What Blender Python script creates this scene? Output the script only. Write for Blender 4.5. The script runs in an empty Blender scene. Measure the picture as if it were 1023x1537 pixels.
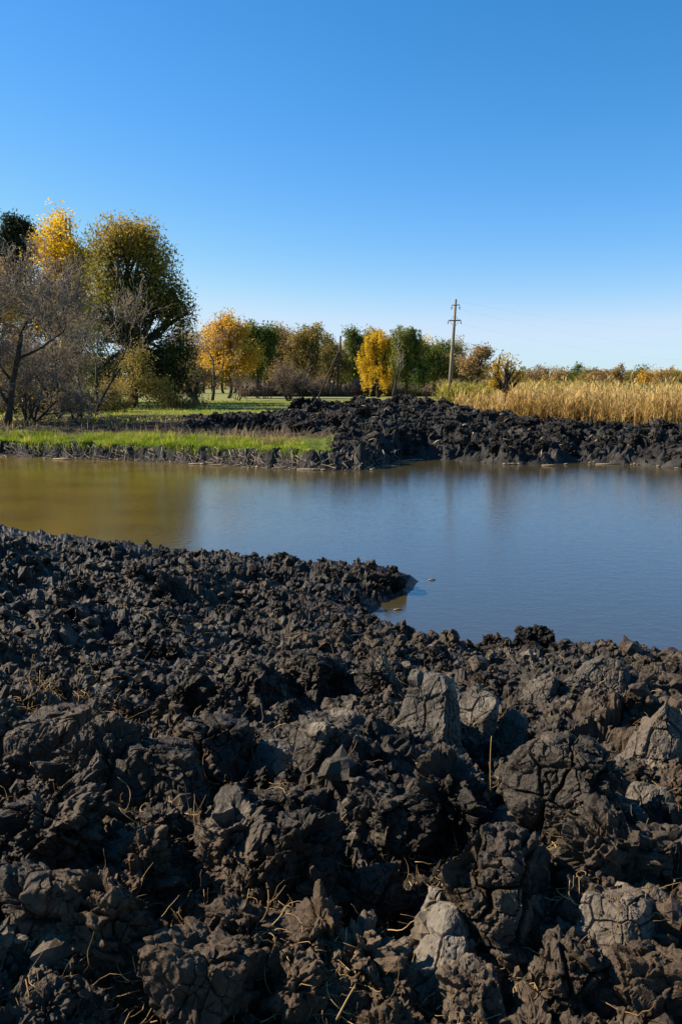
import bpy, bmesh, math, random, time
import numpy as np
from mathutils import Vector, Matrix

T0 = time.time()
random.seed(7)
RNG = np.random.default_rng(11)
scene = bpy.context.scene
COL = scene.collection
R = math.radians

# ------------------------------------------------------------------ camera model
CAM_H = 2.5
PITCH = R(9.2)
FPX, CX, CY = 1195.0, 511.5, 768.5


def ray(px, py):
    u, v = (px - CX) / FPX, -(py - CY) / FPX
    c, s = math.cos(PITCH), math.sin(PITCH)
    return np.array([u, c + v * s, -s + v * c])


def at(px, py, Y):
    d = ray(px, py)
    t = Y / d[1]
    return np.array([d[0] * t, Y, CAM_H + d[2] * t])


def on_level(px, py, z=0.0):
    d = ray(px, py)
    t = (z - CAM_H) / d[2]
    return np.array([d[0] * t, d[1] * t])


def xat(px, Y):
    return at(px, 590, Y)[0]


def zat(py, Y):
    return at(CX, py, Y)[2]


# ------------------------------------------------------------------ noise
def _hash(ix, iy, iz, seed):
    h = (ix.astype(np.uint32) * np.uint32(374761393) + iy.astype(np.uint32) * np.uint32(668265263)
         + iz.astype(np.uint32) * np.uint32(2147483647) + np.uint32(seed * 974711 + 12345))
    h = (h ^ (h >> np.uint32(13))) * np.uint32(1274126177)
    h = (h ^ (h >> np.uint32(16))) * np.uint32(2246822519)
    return h ^ (h >> np.uint32(15))


_g = np.random.default_rng(3).normal(size=(256, 3))
_g = (_g / np.linalg.norm(_g, axis=1)[:, None]).astype(np.float32)


def perlin(p, seed=0):
    p = np.asarray(p, dtype=np.float64)
    i = np.floor(p).astype(np.int64)
    f = (p - i).astype(np.float32)
    w = f * f * f * (f * (f * 6 - 15) + 10)
    out = np.zeros(len(p), np.float32)
    for dx in (0, 1):
        wx = w[:, 0] if dx else 1 - w[:, 0]
        for dy in (0, 1):
            wy = w[:, 1] if dy else 1 - w[:, 1]
            for dz in (0, 1):
                wz = w[:, 2] if dz else 1 - w[:, 2]
                g = _g[_hash(i[:, 0] + dx, i[:, 1] + dy, i[:, 2] + dz, seed) & np.uint32(255)]
                d = g[:, 0] * (f[:, 0] - dx) + g[:, 1] * (f[:, 1] - dy) + g[:, 2] * (f[:, 2] - dz)
                out += wx * wy * wz * d
    return out * 1.6


def fbm(p, octs, seed=0, gain=0.5, ridged=False):
    out = 0
    a, s = 1.0, 1.0
    for k in range(octs):
        n = perlin(np.asarray(p) * s, seed + k)
        if ridged:
            n = 1 - 2 * np.abs(n)
        out = out + a * n
        a *= gain
        s *= 2.03
    return out


def _rand(ix, iy, iz, seed):
    return _hash(ix, iy, iz, seed).astype(np.float32) / np.float32(4294967296.0)


def worley(p, seed=0, dim3=True):
    """F1, F2 and a random number of the closest cell"""
    p = np.asarray(p, dtype=np.float64)
    i = np.floor(p).astype(np.int64)
    f = (p - i).astype(np.float32)
    n = len(p)
    f1 = np.full(n, 9, np.float32)
    f2 = np.full(n, 9, np.float32)
    cid = np.zeros(n, np.float32)
    for dx in (-1, 0, 1):
        for dy in (-1, 0, 1):
            for dz in ((-1, 0, 1) if dim3 else (0,)):
                a, b, c = i[:, 0] + dx, i[:, 1] + dy, i[:, 2] + dz
                qx = dx + _rand(a, b, c, seed) - f[:, 0]
                qy = dy + _rand(a, b, c, seed + 1) - f[:, 1]
                d = qx * qx + qy * qy
                if dim3:
                    qz = dz + _rand(a, b, c, seed + 2) - f[:, 2]
                    d = d + qz * qz
                closer = d < f1
                f2 = np.where(closer, f1, np.minimum(f2, d))
                cid = np.where(closer, _rand(a, b, c, seed + 5), cid)
                f1 = np.where(closer, d, f1)
    return np.sqrt(f1), np.sqrt(f2), cid


def facets(p, seed=0, dim3=True, tilt=1.0):
    """a jumble of broken, tilted plates: one value per point, in units of the cell"""
    p = np.asarray(p, dtype=np.float64)
    i = np.floor(p).astype(np.int64)
    f = (p - i).astype(np.float32)
    n = len(p)
    best = np.full(n, 9, np.float32)
    second = np.full(n, 9, np.float32)
    val = np.zeros(n, np.float32)
    for dx in (-1, 0, 1):
        for dy in (-1, 0, 1):
            for dz in ((-1, 0, 1) if dim3 else (0,)):
                a, b, c = i[:, 0] + dx, i[:, 1] + dy, i[:, 2] + dz
                qx = f[:, 0] - dx - _rand(a, b, c, seed)
                qy = f[:, 1] - dy - _rand(a, b, c, seed + 1)
                qz = f[:, 2] - dz - _rand(a, b, c, seed + 2) if dim3 else 0 * qx
                d = qx * qx + qy * qy + qz * qz
                g = _g[_hash(a, b, c, seed + 9) & np.uint32(255)]
                v = 0.75 * (_rand(a, b, c, seed + 5) - 0.5) + tilt * (g[:, 0] * qx + g[:, 1] * qy + g[:, 2] * qz)
                cl = d < best
                second = np.where(cl, best, np.minimum(second, d))
                val = np.where(cl, v, val)
                best = np.where(cl, d, best)
    gap = np.sqrt(second) - np.sqrt(best)
    return val - 0.28 * (1 - np.clip(gap / 0.12, 0, 1))


def sstep(a, b, x):
    t = np.clip((x - a) / (b - a), 0, 1)
    return t * t * (3 - 2 * t)


def xyz(x, y, z=None):
    return np.stack([x, y, np.zeros_like(x) if z is None else z], 1)


# ------------------------------------------------------------------ mesh helpers
def new_mesh(name, verts, faces, smooth=False, attrs=None):
    """faces: list of int arrays (k,3) or (k,4)"""
    me = bpy.data.meshes.new(name)
    verts = np.asarray(verts, np.float32)
    faces = [np.asarray(f, np.int32) for f in faces if len(f)]
    me.vertices.add(len(verts))
    me.vertices.foreach_set('co', verts.ravel())
    loops = np.concatenate([f.ravel() for f in faces])
    tot = np.concatenate([np.full(len(f), f.shape[1], np.int32) for f in faces])
    start = np.concatenate([[0], np.cumsum(tot)[:-1]]).astype(np.int32)
    me.loops.add(len(loops))
    me.loops.foreach_set('vertex_index', loops)
    me.polygons.add(len(tot))
    me.polygons.foreach_set('loop_start', start)
    me.polygons.foreach_set('use_smooth', np.full(len(tot), smooth, bool))
    me.update(calc_edges=True)
    for k, v in (attrs or {}).items():
        a = me.attributes.new(k, 'FLOAT', 'POINT')
        a.data.foreach_set('value', np.asarray(v, np.float32))
    return me


def obj(name, me, mat=None, parent=None, **props):
    o = bpy.data.objects.new(name, me)
    COL.objects.link(o)
    if mat is not None and me is not None:
        me.materials.clear()
        me.materials.append(mat)
    if parent is not None:
        o.parent = parent
    for k, v in props.items():
        o[k] = v
    return o


def thing(name, loc, label, category, group=None):
    o = bpy.data.objects.new(name, None)
    o.empty_display_size = 0.2
    o.location = loc
    COL.objects.link(o)
    o['label'] = label
    o['category'] = category
    if group:
        o['group'] = group
    return o


class Tubes:
    """collects tapered tubes as one mesh"""

    def __init__(self):
        self.v, self.q, self.t, self.n, self.tone = [], [], [], 0, []

    def add(self, pts, rad, sides=5, tone=0.5):
        pts = np.asarray(pts, float)
        k = len(pts)
        rad = np.broadcast_to(np.asarray(rad, float), (k,))
        tan = np.gradient(pts, axis=0)
        tan /= np.linalg.norm(tan, axis=1)[:, None] + 1e-9
        up = np.array([0.31, 0.87, 0.38]) if abs(tan[0, 2]) > 0.8 else np.array([0.02, 0.05, 1.0])
        a = np.cross(tan, up)
        a /= np.linalg.norm(a, axis=1)[:, None] + 1e-9
        b = np.cross(tan, a)
        ang = np.arange(sides) * 2 * math.pi / sides
        ring = (pts[:, None, :] + rad[:, None, None] * (np.cos(ang)[None, :, None] * a[:, None, :]
                                                        + np.sin(ang)[None, :, None] * b[:, None, :]))
        self.v.append(ring.reshape(-1, 3))
        idx = self.n + np.arange(k * sides).reshape(k, sides)
        nx = np.roll(idx, -1, axis=1)
        self.q.append(np.stack([idx[:-1], nx[:-1], nx[1:], idx[1:]], -1).reshape(-1, 4))
        # end caps
        for r_, flip in ((0, 1), (k - 1, 0)):
            ring_i = idx[r_]
            tri = [(ring_i[0], ring_i[j], ring_i[j + 1]) for j in range(1, sides - 1)]
            self.t.append(np.array(tri)[:, ::-1] if flip else np.array(tri))
        self.n += k * sides
        self.tone.append(np.full(k * sides, tone))

    def mesh(self, name, smooth=True):
        return new_mesh(name, np.concatenate(self.v), [np.concatenate(self.q), np.concatenate(self.t)], smooth,
                        {'tone': np.concatenate(self.tone)})


def quads(centers, size, aspect, rng, droop=0.0, tone=None, flat=0.0):
    """leaf faces: a rhombus per centre, randomly turned"""
    n = len(centers)
    d = rng.normal(size=(n, 3))
    d[:, 2] -= droop
    d /= np.linalg.norm(d, axis=1)[:, None]
    e = rng.normal(size=(n, 3))
    e[:, 2] *= (1 - flat)
    s = np.cross(d, e)
    s /= np.linalg.norm(s, axis=1)[:, None] + 1e-9
    L = (size * rng.uniform(0.6, 1.4, n))[:, None]
    W = L * aspect
    c = np.asarray(centers)
    nrm = np.cross(d, s)
    v = np.stack([c - d * L * 0.5, c + s * W * 0.5 + nrm * L * 0.08, c + d * L * 0.5, c - s * W * 0.5 + nrm * L * 0.08], 1).reshape(-1, 3)
    f = np.arange(n * 4).reshape(n, 4)
    t = np.repeat(tone if tone is not None else rng.random(n), 4)
    return v, f, t


# ------------------------------------------------------------------ materials
def mat_new(name):
    m = bpy.data.materials.new(name)
    m.use_nodes = True
    nt = m.node_tree
    for n in list(nt.nodes):
        nt.nodes.remove(n)
    out = nt.nodes.new('ShaderNodeOutputMaterial')
    return m, nt, out


def N(nt, typ, **kw):
    n = nt.nodes.new(typ)
    for k, v in kw.items():
        if k in n.inputs:
            n.inputs[k].default_value = v
        else:
            setattr(n, k, v)
    return n


def ramp(nt, stops, interp='LINEAR'):
    r = nt.nodes.new('ShaderNodeValToRGB')
    cr = r.color_ramp
    cr.interpolation = interp
    while len(cr.elements) > 1:
        cr.elements.remove(cr.elements[-1])
    cr.elements[0].position = stops[0][0]
    cr.elements[0].color = (*stops[0][1], 1)
    for p, c in stops[1:]:
        e = cr.elements.new(p)
        e.color = (*c, 1)
    return r


def soil_material(name, dark, mid, pale, brown, scale=1.0, pale_at=0.62, bump=0.02, rough=0.54):
    m, nt, out = mat_new(name)
    L = nt.links.new
    geo = N(nt, 'ShaderNodeNewGeometry')
    info = N(nt, 'ShaderNodeObjectInfo')
    pos = geo.outputs['Position']
    n1 = N(nt, 'ShaderNodeTexNoise', Scale=2.2 * scale, Detail=9.0, Roughness=0.68)
    n2 = N(nt, 'ShaderNodeTexNoise', Scale=0.8 * scale, Detail=5.0, Roughness=0.6)
    n3 = N(nt, 'ShaderNodeTexNoise', Scale=55 * scale, Detail=6.0, Roughness=0.7)
    v1 = N(nt, 'ShaderNodeTexVoronoi', Scale=38 * scale)
    for n in (n1, n2, n3, v1):
        L(pos, n.inputs['Vector'])
    add = N(nt, 'ShaderNodeMath', operation='MULTIPLY_ADD')
    L(info.outputs['Random'], add.inputs[0])
    add.inputs[1].default_value = 0.16
    L(n1.outputs['Fac'], add.inputs[2])
    r = ramp(nt, [(0.44, dark), (0.60, mid), (pale_at + 0.05, mid), (pale_at + 0.17, pale)])
    L(add.outputs[0], r.inputs['Fac'])
    rb = ramp(nt, [(0.50, (0, 0, 0)), (0.70, (1, 1, 1))])
    L(n2.outputs['Fac'], rb.inputs['Fac'])
    mix = N(nt, 'ShaderNodeMix', data_type='RGBA')
    mulb = N(nt, 'ShaderNodeMath', operation='MULTIPLY')
    L(rb.outputs['Color'], mulb.inputs[0])
    mulb.inputs[1].default_value = 0.75
    L(mulb.outputs[0], mix.inputs['Factor'])
    L(r.outputs['Color'], mix.inputs['A'])
    mix.inputs['B'].default_value = (*brown, 1)
    # fine grain: light specks and dark pits of the soil itself
    rg = ramp(nt, [(0.3, (0.62, 0.62, 0.62)), (0.55, (1, 1, 1)), (0.75, (1.45, 1.42, 1.38))])
    L(n3.outputs['Fac'], rg.inputs['Fac'])
    mul = N(nt, 'ShaderNodeMix', data_type='RGBA', blend_type='MULTIPLY')
    mul.inputs['Factor'].default_value = 1.0
    L(mix.outputs['Result'], mul.inputs['A'])
    L(rg.outputs['Color'], mul.inputs['B'])
    b1 = N(nt, 'ShaderNodeBump', Strength=0.75, Distance=bump)
    L(n3.outputs['Fac'], b1.inputs['Height'])
    b2 = N(nt, 'ShaderNodeBump', Strength=0.5, Distance=bump * 0.8)
    L(v1.outputs['Distance'], b2.inputs['Height'])
    L(b1.outputs['Normal'], b2.inputs['Normal'])
    p = N(nt, 'ShaderNodeBsdfPrincipled', Roughness=rough)
    p.inputs['Specular IOR Level'].default_value = 0.14
    # soil soaked by the pond: darker and glossier just above the waterline
    sx = N(nt, 'ShaderNodeSeparateXYZ')
    L(pos, sx.inputs[0])
    wz = N(nt, 'ShaderNodeMath', operation='MULTIPLY_ADD')
    L(n2.outputs['Fac'], wz.inputs[0])
    wz.inputs[1].default_value = -0.22
    L(sx.outputs['Z'], wz.inputs[2])
    wet = N(nt, 'ShaderNodeMapRange', interpolation_type='SMOOTHSTEP')
    L(wz.outputs[0], wet.inputs['Value'])
    wet.inputs['From Min'].default_value = -0.04
    wet.inputs['From Max'].default_value = 0.11
    wet.inputs['To Min'].default_value = 0.28
    # shade painted into the colour: soil darkens with distance along Y
    far_shade = N(nt, 'ShaderNodeMapRange')
    L(sx.outputs['Y'], far_shade.inputs['Value'])
    far_shade.inputs['From Min'].default_value = 4.6
    far_shade.inputs['From Max'].default_value = 7.4
    far_shade.inputs['To Min'].default_value = 1.0
    far_shade.inputs['To Max'].default_value = 0.62
    wm = N(nt, 'ShaderNodeVectorMath', operation='SCALE')
    L(mul.outputs['Result'], wm.inputs[0])
    L(wet.outputs[0], wm.inputs['Scale'])
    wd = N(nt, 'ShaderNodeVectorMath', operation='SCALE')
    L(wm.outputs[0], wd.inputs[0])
    L(far_shade.outputs[0], wd.inputs['Scale'])
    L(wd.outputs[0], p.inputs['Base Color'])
    wr = N(nt, 'ShaderNodeMapRange')
    L(wet.outputs[0], wr.inputs['Value'])
    wr.inputs['From Min'].default_value = 0.28
    wr.inputs['From Max'].default_value = 1.0
    wr.inputs['To Min'].default_value = 0.32
    wr.inputs['To Max'].default_value = rough
    L(wr.outputs[0], p.inputs['Roughness'])
    L(b2.outputs['Normal'], p.inputs['Normal'])
    L(p.outputs[0], out.inputs['Surface'])
    return m


def leaf_material(name, stops, transl=0.35, rough=0.6):
    transl = min(transl * 1.25, 0.5)
    m, nt, out = mat_new(name)
    L = nt.links.new
    a = N(nt, 'ShaderNodeAttribute', attribute_name='tone')
    r = ramp(nt, stops)
    L(a.outputs['Fac'], r.inputs['Fac'])
    d = N(nt, 'ShaderNodeBsdfPrincipled', Roughness=rough)
    d.inputs['Specular IOR Level'].default_value = 0.15
    L(r.outputs['Color'], d.inputs['Base Color'])
    t = N(nt, 'ShaderNodeBsdfTranslucent')
    L(r.outputs['Color'], t.inputs['Color'])
    mx = N(nt, 'ShaderNodeMixShader', Fac=transl)
    L(d.outputs[0], mx.inputs[1])
    L(t.outputs[0], mx.inputs[2])
    L(mx.outputs[0], out.inputs['Surface'])
    return m


def bark_material(name, c1, c2, scale=3.0):
    m, nt, out = mat_new(name)
    L = nt.links.new
    tc = N(nt, 'ShaderNodeNewGeometry')
    mp = N(nt, 'ShaderNodeMapping')
    mp.inputs['Scale'].default_value = (scale * 4, scale * 4, scale)
    L(tc.outputs['Position'], mp.inputs['Vector'])
    n = N(nt, 'ShaderNodeTexNoise', Scale=1.0, Detail=6.0, Roughness=0.7)
    L(mp.outputs[0], n.inputs['Vector'])
    r = ramp(nt, [(0.35, c1), (0.65, c2)])
    L(n.outputs['Fac'], r.inputs['Fac'])
    b = N(nt, 'ShaderNodeBump', Strength=0.6, Distance=0.02)
    L(n.outputs['Fac'], b.inputs['Height'])
    p = N(nt, 'ShaderNodeBsdfPrincipled', Roughness=0.85)
    p.inputs['Specular IOR Level'].default_value = 0.2
    L(r.outputs['Color'], p.inputs['Base Color'])
    L(b.outputs['Normal'], p.inputs['Normal'])
    L(p.outputs[0], out.inputs['Surface'])
    return m


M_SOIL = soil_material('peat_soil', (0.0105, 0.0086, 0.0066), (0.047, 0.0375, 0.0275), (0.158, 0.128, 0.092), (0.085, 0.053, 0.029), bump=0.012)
M_CRUST = soil_material('dried_clay', (0.034, 0.0285, 0.022), (0.078, 0.065, 0.050), (0.15, 0.127, 0.098), (0.095, 0.068, 0.044), pale_at=0.5, bump=0.006)
M_HEAP = soil_material('wet_clay', (0.010, 0.0094, 0.0088), (0.036, 0.032, 0.028), (0.125, 0.109, 0.09), (0.06, 0.045, 0.03), scale=0.5, pale_at=0.56, bump=0.03, rough=0.72)
M_BARK = bark_material('dark_bark', (0.022, 0.017, 0.013), (0.07, 0.055, 0.042))
M_TWIG = bark_material('grey_twig', (0.12, 0.094, 0.070), (0.27, 0.22, 0.168))
M_TWIGB = bark_material('brown_twig', (0.10, 0.07, 0.05), (0.2, 0.145, 0.105))
M_POLE = bark_material('weathered_pole', (0.15, 0.12, 0.088), (0.28, 0.225, 0.165), 1.2)
M_STRAW = leaf_material('straw', [(0, (0.16, 0.09, 0.035)), (0.5, (0.34, 0.215, 0.09)), (1, (0.55, 0.38, 0.17))], 0.2)
M_GRASS = leaf_material('fresh_grass', [(0, (0.07, 0.12, 0.010)), (0.5, (0.19, 0.27, 0.016)), (0.8, (0.32, 0.36, 0.03)), (1, (0.44, 0.36, 0.10))], 0.45)
M_DRY = leaf_material('dry_grass', [(0, (0.14, 0.085, 0.045)), (0.5, (0.28, 0.185, 0.095)), (1, (0.45, 0.32, 0.16))], 0.3)
M_REED = leaf_material('golden_reed', [(0, (0.15, 0.085, 0.024)), (0.4, (0.38, 0.23, 0.062)), (0.75, (0.54, 0.37, 0.125)), (1, (0.66, 0.49, 0.21))], 0.4)
M_REEDG = leaf_material('green_reed', [(0, (0.10, 0.11, 0.02)), (0.5, (0.22, 0.2, 0.035)), (1, (0.42, 0.32, 0.07))], 0.4)


def simple(name, col, rough=0.6, metal=0.0, noise=0.25, scale=8):
    m, nt, out = mat_new(name)
    n = N(nt, 'ShaderNodeTexNoise', Scale=float(scale), Detail=5.0)
    g = N(nt, 'ShaderNodeNewGeometry')
    nt.links.new(g.outputs['Position'], n.inputs['Vector'])
    r = ramp(nt, [(0.3, tuple(c * (1 - noise) for c in col)), (0.7, tuple(c * (1 + noise) for c in col))])
    nt.links.new(n.outputs['Fac'], r.inputs['Fac'])
    p = N(nt, 'ShaderNodeBsdfPrincipled', Roughness=rough, Metallic=metal)
    nt.links.new(r.outputs['Color'], p.inputs['Base Color'])
    nt.links.new(p.outputs[0], out.inputs['Surface'])
    return m


M_STEEL = simple('galvanised_steel', (0.16, 0.155, 0.15), 0.5, 0.6)
M_GLASSY = simple('brown_glaze', (0.12, 0.10, 0.09), 0.2)
M_WIRE = simple('wire_aluminium', (0.22, 0.23, 0.25), 0.5, 0.3)
M_DRIFT = simple('sun_bleached_wood', (0.24, 0.165, 0.095), 0.8, 0, 0.4, 3)

# ------------------------------------------------------------------ world, sun, camera
SUN_EL, SUN_AZ = R(34), R(-76)          # azimuth clockwise from the view direction (+Y)
world = bpy.data.worlds.new('World')
scene.world = world
world.use_nodes = True
nt = world.node_tree
for n in list(nt.nodes):
    nt.nodes.remove(n)
wo = nt.nodes.new('ShaderNodeOutputWorld')
bg = N(nt, 'ShaderNodeBackground', Strength=0.10)
sky = nt.nodes.new('ShaderNodeTexSky')
sky.sky_type = 'NISHITA'
sky.sun_disc = False
sky.sun_elevation = SUN_EL
sky.sun_rotation = SUN_AZ
sky.altitude = 0
sky.air_density = 1.0
sky.dust_density = 0.0
sky.ozone_density = 1.0
EXPO = 1.2
# the deep polarised blue of the photograph: a tone curve per channel on the sky's own light
sep = N(nt, 'ShaderNodeSeparateColor')
com = N(nt, 'ShaderNodeCombineColor')
nt.links.new(sky.outputs[0], sep.inputs[0])
for ch, gam, k in ((0, 1.90, 2.20), (1, 1.05, 1.28), (2, 1.0, 1.80)):
    pw = N(nt, 'ShaderNodeMath', operation='POWER')
    nt.links.new(sep.outputs[ch], pw.inputs[0])
    pw.inputs[1].default_value = gam
    mu = N(nt, 'ShaderNodeMath', operation='MULTIPLY')
    nt.links.new(pw.outputs[0], mu.inputs[0])
    mu.inputs[1].default_value = k * 0.1 ** gam / 0.1 / 2 ** EXPO
    mn = N(nt, 'ShaderNodeMath', operation='SMOOTH_MIN')
    nt.links.new(mu.outputs[0], mn.inputs[0])
    mn.inputs[1].default_value = (0.62, 0.82, 0.98)[ch] / 0.1 / 2 ** EXPO
    mn.inputs[2].default_value = 0.8
    nt.links.new(mn.outputs[0], com.inputs[ch])
nt.links.new(com.outputs[0], bg.inputs['Color'])
nt.links.new(bg.outputs[0], wo.inputs['Surface'])

sd = bpy.data.lights.new('sun', 'SUN')
sd.energy = 5.0
sd.angle = R(0.5)
sd.color = (1.0, 0.89, 0.73)
so = bpy.data.objects.new('sun', sd)
COL.objects.link(so)
S = Vector((math.sin(SUN_AZ) * math.cos(SUN_EL), math.cos(SUN_AZ) * math.cos(SUN_EL), math.sin(SUN_EL)))
so.rotation_euler = S.to_track_quat('Z', 'Y').to_euler()
so.location = S * 60

cd = bpy.data.cameras.new('camera')
cd.sensor_fit = 'VERTICAL'
cd.sensor_height = 36
cd.sensor_width = 24
cd.lens = 36 * FPX / 1537
cd.clip_start = 0.05
cd.clip_end = 9000
co = bpy.data.objects.new('camera', cd)
COL.objects.link(co)
co.location = (0, 0, CAM_H)
co.rotation_euler = (R(90) - PITCH, 0, 0)
scene.camera = co
scene.view_settings.view_transform = 'Standard'
scene.view_settings.look = 'None'
scene.view_settings.exposure = EXPO
scene.view_settings.gamma = 1
scene.render.engine = 'CYCLES'
scene.cycles.max_bounces = 6
scene.cycles.diffuse_bounces = 3
scene.cycles.glossy_bounces = 3
scene.cycles.transparent_max_bounces = 4
scene.cycles.use_denoising = True

# ------------------------------------------------------------------ shorelines
NEAR_PX = [(-420, 796), (-200, 797), (0, 802), (150, 820), (300, 843), (430, 855), (520, 858), (585, 862), (612, 872), (598, 888),
           (556, 903), (536, 922), (560, 946), (600, 960), (650, 970), (700, 982), (760, 980), (820, 980), (900, 980), (960, 990), (1023, 999), (1250, 1012)]
NEAR = np.array([on_level(*p) for p in NEAR_PX])
NEAR = np.concatenate([[[-40, NEAR[0, 1]]], NEAR, [[40, NEAR[-1, 1]], [40, -14], [-40, -14]]])


def seg_dist(P, poly, closed=True):
    out = np.full(len(P), 1e9)
    m = len(poly)
    for k in range(m if closed else m - 1):
        a, b = poly[k], poly[(k + 1) % m]
        ab = b - a
        t = np.clip(((P - a) @ ab) / (ab @ ab), 0, 1)
        out = np.minimum(out, np.hypot(*(P - a - t[:, None] * ab).T))
    return out


def inside(P, poly):
    c = np.zeros(len(P), bool)
    m = len(poly)
    for k in range(m):
        (x1, y1), (x2, y2) = poly[k], poly[(k + 1) % m]
        if y1 == y2:
            continue
        cross = ((y1 > P[:, 1]) != (y2 > P[:, 1])) & (P[:, 0] < (x2 - x1) * (P[:, 1] - y1) / (y2 - y1) + x1)
        c ^= cross
    return c


def near_base(x, y):
    P = np.stack([x, y], 1)
    d = seg_dist(P, NEAR)
    s = np.where(inside(P, NEAR), d, -d)
    z = -0.45 + 0.45 * sstep(-0.9, 0.0, s) + 0.11 * sstep(0, 0.45, s) + 0.13 * sstep(0.2, 1.6, s) + 0.56 * sstep(1.0, 5.0, s)
    q = xyz(x, y)
    z += sstep(0.0, 1.4, s) * (0.17 * perlin(q * 0.7 + 4.1, 40) + 0.13 * perlin(q * 1.6 + 1.1, 41))
    return z, s


def near_detail(x, y, s):
    q = xyz(x, y)
    w = q + 0.10 * np.stack([perlin(q * 2.6, 51) + 0.5 * perlin(q * 6.5, 53), perlin(q * 2.6 + 9.2, 52) + 0.5 * perlin(q * 6.5 + 2, 54), 0 * x], 1)
    w2 = q + 0.035 * np.stack([perlin(q * 11, 55), perlin(q * 11 + 9.2, 56), 0 * x], 1)
    k = sstep(-0.35, 0.25, s)
    near = 1 - sstep(3.2, 5.5, np.hypot(x, y))
    rough = 0.25 + 0.75 * sstep(-0.25, 0.35, perlin(q * 1.25 + 2.2, 57))
    z = 0.14 * (0.35 + 0.65 * near) * facets(w / 0.46, 60, False, 1.0)
    z += 0.055 * near * (0.4 + 0.6 * rough) * facets(w / 0.18 + 3.3, 70, False, 1.1)
    z += 0.026 * near * rough * facets(w2 / 0.075 + 7.7, 80, False, 1.2)
    f1, f2, c1 = worley(w / 0.26 + 0.4, 62, False)
    z += 0.085 * (1 - 0.6 * near) * (0.2 + 0.8 * c1) * np.maximum(0, 1 - f1 / 0.68)
    g1, g2, c2 = worley(w2 / 0.12 + 1.3, 75, False)
    z += 0.042 * rough * c2 ** 2 * np.maximum(0, 1 - g1 / 0.6)
    z += 0.045 * fbm(w * 4.5, 3, 90, 0.6, True) + 0.02
    z += 0.012 * (0.4 + 0.6 * rough) * fbm(w2 * 22.0, 3, 95, 0.65, True)
    return z * k


def near_h(x, y):
    b, s = near_base(x, y)
    return b + near_detail(x, y, s)


def polar_grid(az0, az1, na, rs):
    az = np.linspace(az0, az1, na)
    A, Rr = np.meshgrid(az, rs)
    x, y = (Rr * np.sin(A)).ravel(), (Rr * np.cos(A)).ravel()
    nr = len(rs)
    i = np.arange(nr * na).reshape(nr, na)
    f = np.stack([i[:-1, :-1], i[:-1, 1:], i[1:, 1:], i[1:, :-1]], -1).reshape(-1, 4)
    return x, y, f


# near bank: rows get denser towards the camera
inv = np.linspace(1 / 0.95, 1 / 15.5, 860)
x, y, f = polar_grid(R(-44), R(44), 1080, 1 / inv)
z = near_h(x, y)
q = xyz(x, y, z)
hd = 0.030 * np.stack([perlin(q * 7, 101) + 0.5 * perlin(q * 19, 104), perlin(q * 7 + 5.5, 102) + 0.5 * perlin(q * 19 + 3, 105), 0 * x], 1)
dist = np.hypot(x, y)
V = q + hd
me = new_mesh('soil_bank', V, [f], False)
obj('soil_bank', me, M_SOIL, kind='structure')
# the rest of the bank, round and behind the camera
gx = np.linspace(-30, 30, 121)
gy = np.linspace(-13, 12, 60)
X, Y = np.meshgrid(gx, gy)
xs, ys = X.ravel(), Y.ravel()
b_, s_ = near_base(xs, ys)
azs, rr = np.arctan2(xs, ys), np.hypot(xs, ys)
zz = b_ + np.where((np.abs(azs) < R(46)) & (rr < 17) & (rr > 0.7), -0.22, 0.05 + 0.1 * perlin(xyz(xs, ys) * 1.3, 8))
i = np.arange(len(xs)).reshape(X.shape)
f = np.stack([i[:-1, :-1], i[:-1, 1:], i[1:, 1:], i[1:, :-1]], -1).reshape(-1, 4)
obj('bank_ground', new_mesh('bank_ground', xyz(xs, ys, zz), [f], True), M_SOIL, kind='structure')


def near_hit(px, py):
    d = ray(px, py)
    t = np.linspace(1.2, 14, 700)
    p = np.array([0, 0, CAM_H])[None] + d[None] * t[:, None]
    b, s = near_base(p[:, 0], p[:, 1])
    hit = np.nonzero(p[:, 2] < b + 0.06)[0]
    k = hit[0] if len(hit) else len(t) - 1
    return p[k], t[k]


print('near bank', round(time.time() - T0, 1))

# ------------------------------------------------------------------ water
M_WATER, nt, out = mat_new('turbid_pond_water')
L = nt.links.new
g = N(nt, 'ShaderNodeNewGeometry')
mp = N(nt, 'ShaderNodeMapping')
mp.inputs['Scale'].default_value = (1.0, 1.7, 1.0)
mp.inputs['Rotation'].default_value = (0, 0, R(14))
L(g.outputs['Position'], mp.inputs['Vector'])
w1 = N(nt, 'ShaderNodeTexNoise', Scale=3.6, Detail=3.0, Roughness=0.55, Distortion=0.6)
w2 = N(nt, 'ShaderNodeTexNoise', Scale=13.0, Detail=2.0, Roughness=0.5, Distortion=1.2)
w3 = N(nt, 'ShaderNodeTexNoise', Scale=0.5, Detail=2.0)
for n in (w1, w2, w3):
    L(mp.outputs[0], n.inputs['Vector'])
bm1 = N(nt, 'ShaderNodeBump', Strength=0.07, Distance=0.05)
bm2 = N(nt, 'ShaderNodeBump', Strength=0.14, Distance=0.016)
L(w1.outputs['Fac'], bm1.inputs['Height'])
L(w2.outputs['Fac'], bm2.inputs['Height'])
L(bm1.outputs['Normal'], bm2.inputs['Normal'])
rw = ramp(nt, [(0.35, (0.092, 0.064, 0.007)), (0.65, (0.122, 0.087, 0.010))])
L(w3.outputs['Fac'], rw.inputs['Fac'])
sx = N(nt, 'ShaderNodeSeparateXYZ')
L(g.outputs['Position'], sx.inputs[0])
w4 = N(nt, 'ShaderNodeTexNoise', Scale=0.16, Detail=4.0)
L(g.outputs['Position'], w4.inputs['Vector'])
px_ = N(nt, 'ShaderNodeMath', operation='MULTIPLY_ADD')
L(w4.outputs['Fac'], px_.inputs[0])
px_.inputs[1].default_value = 7.0
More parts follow.
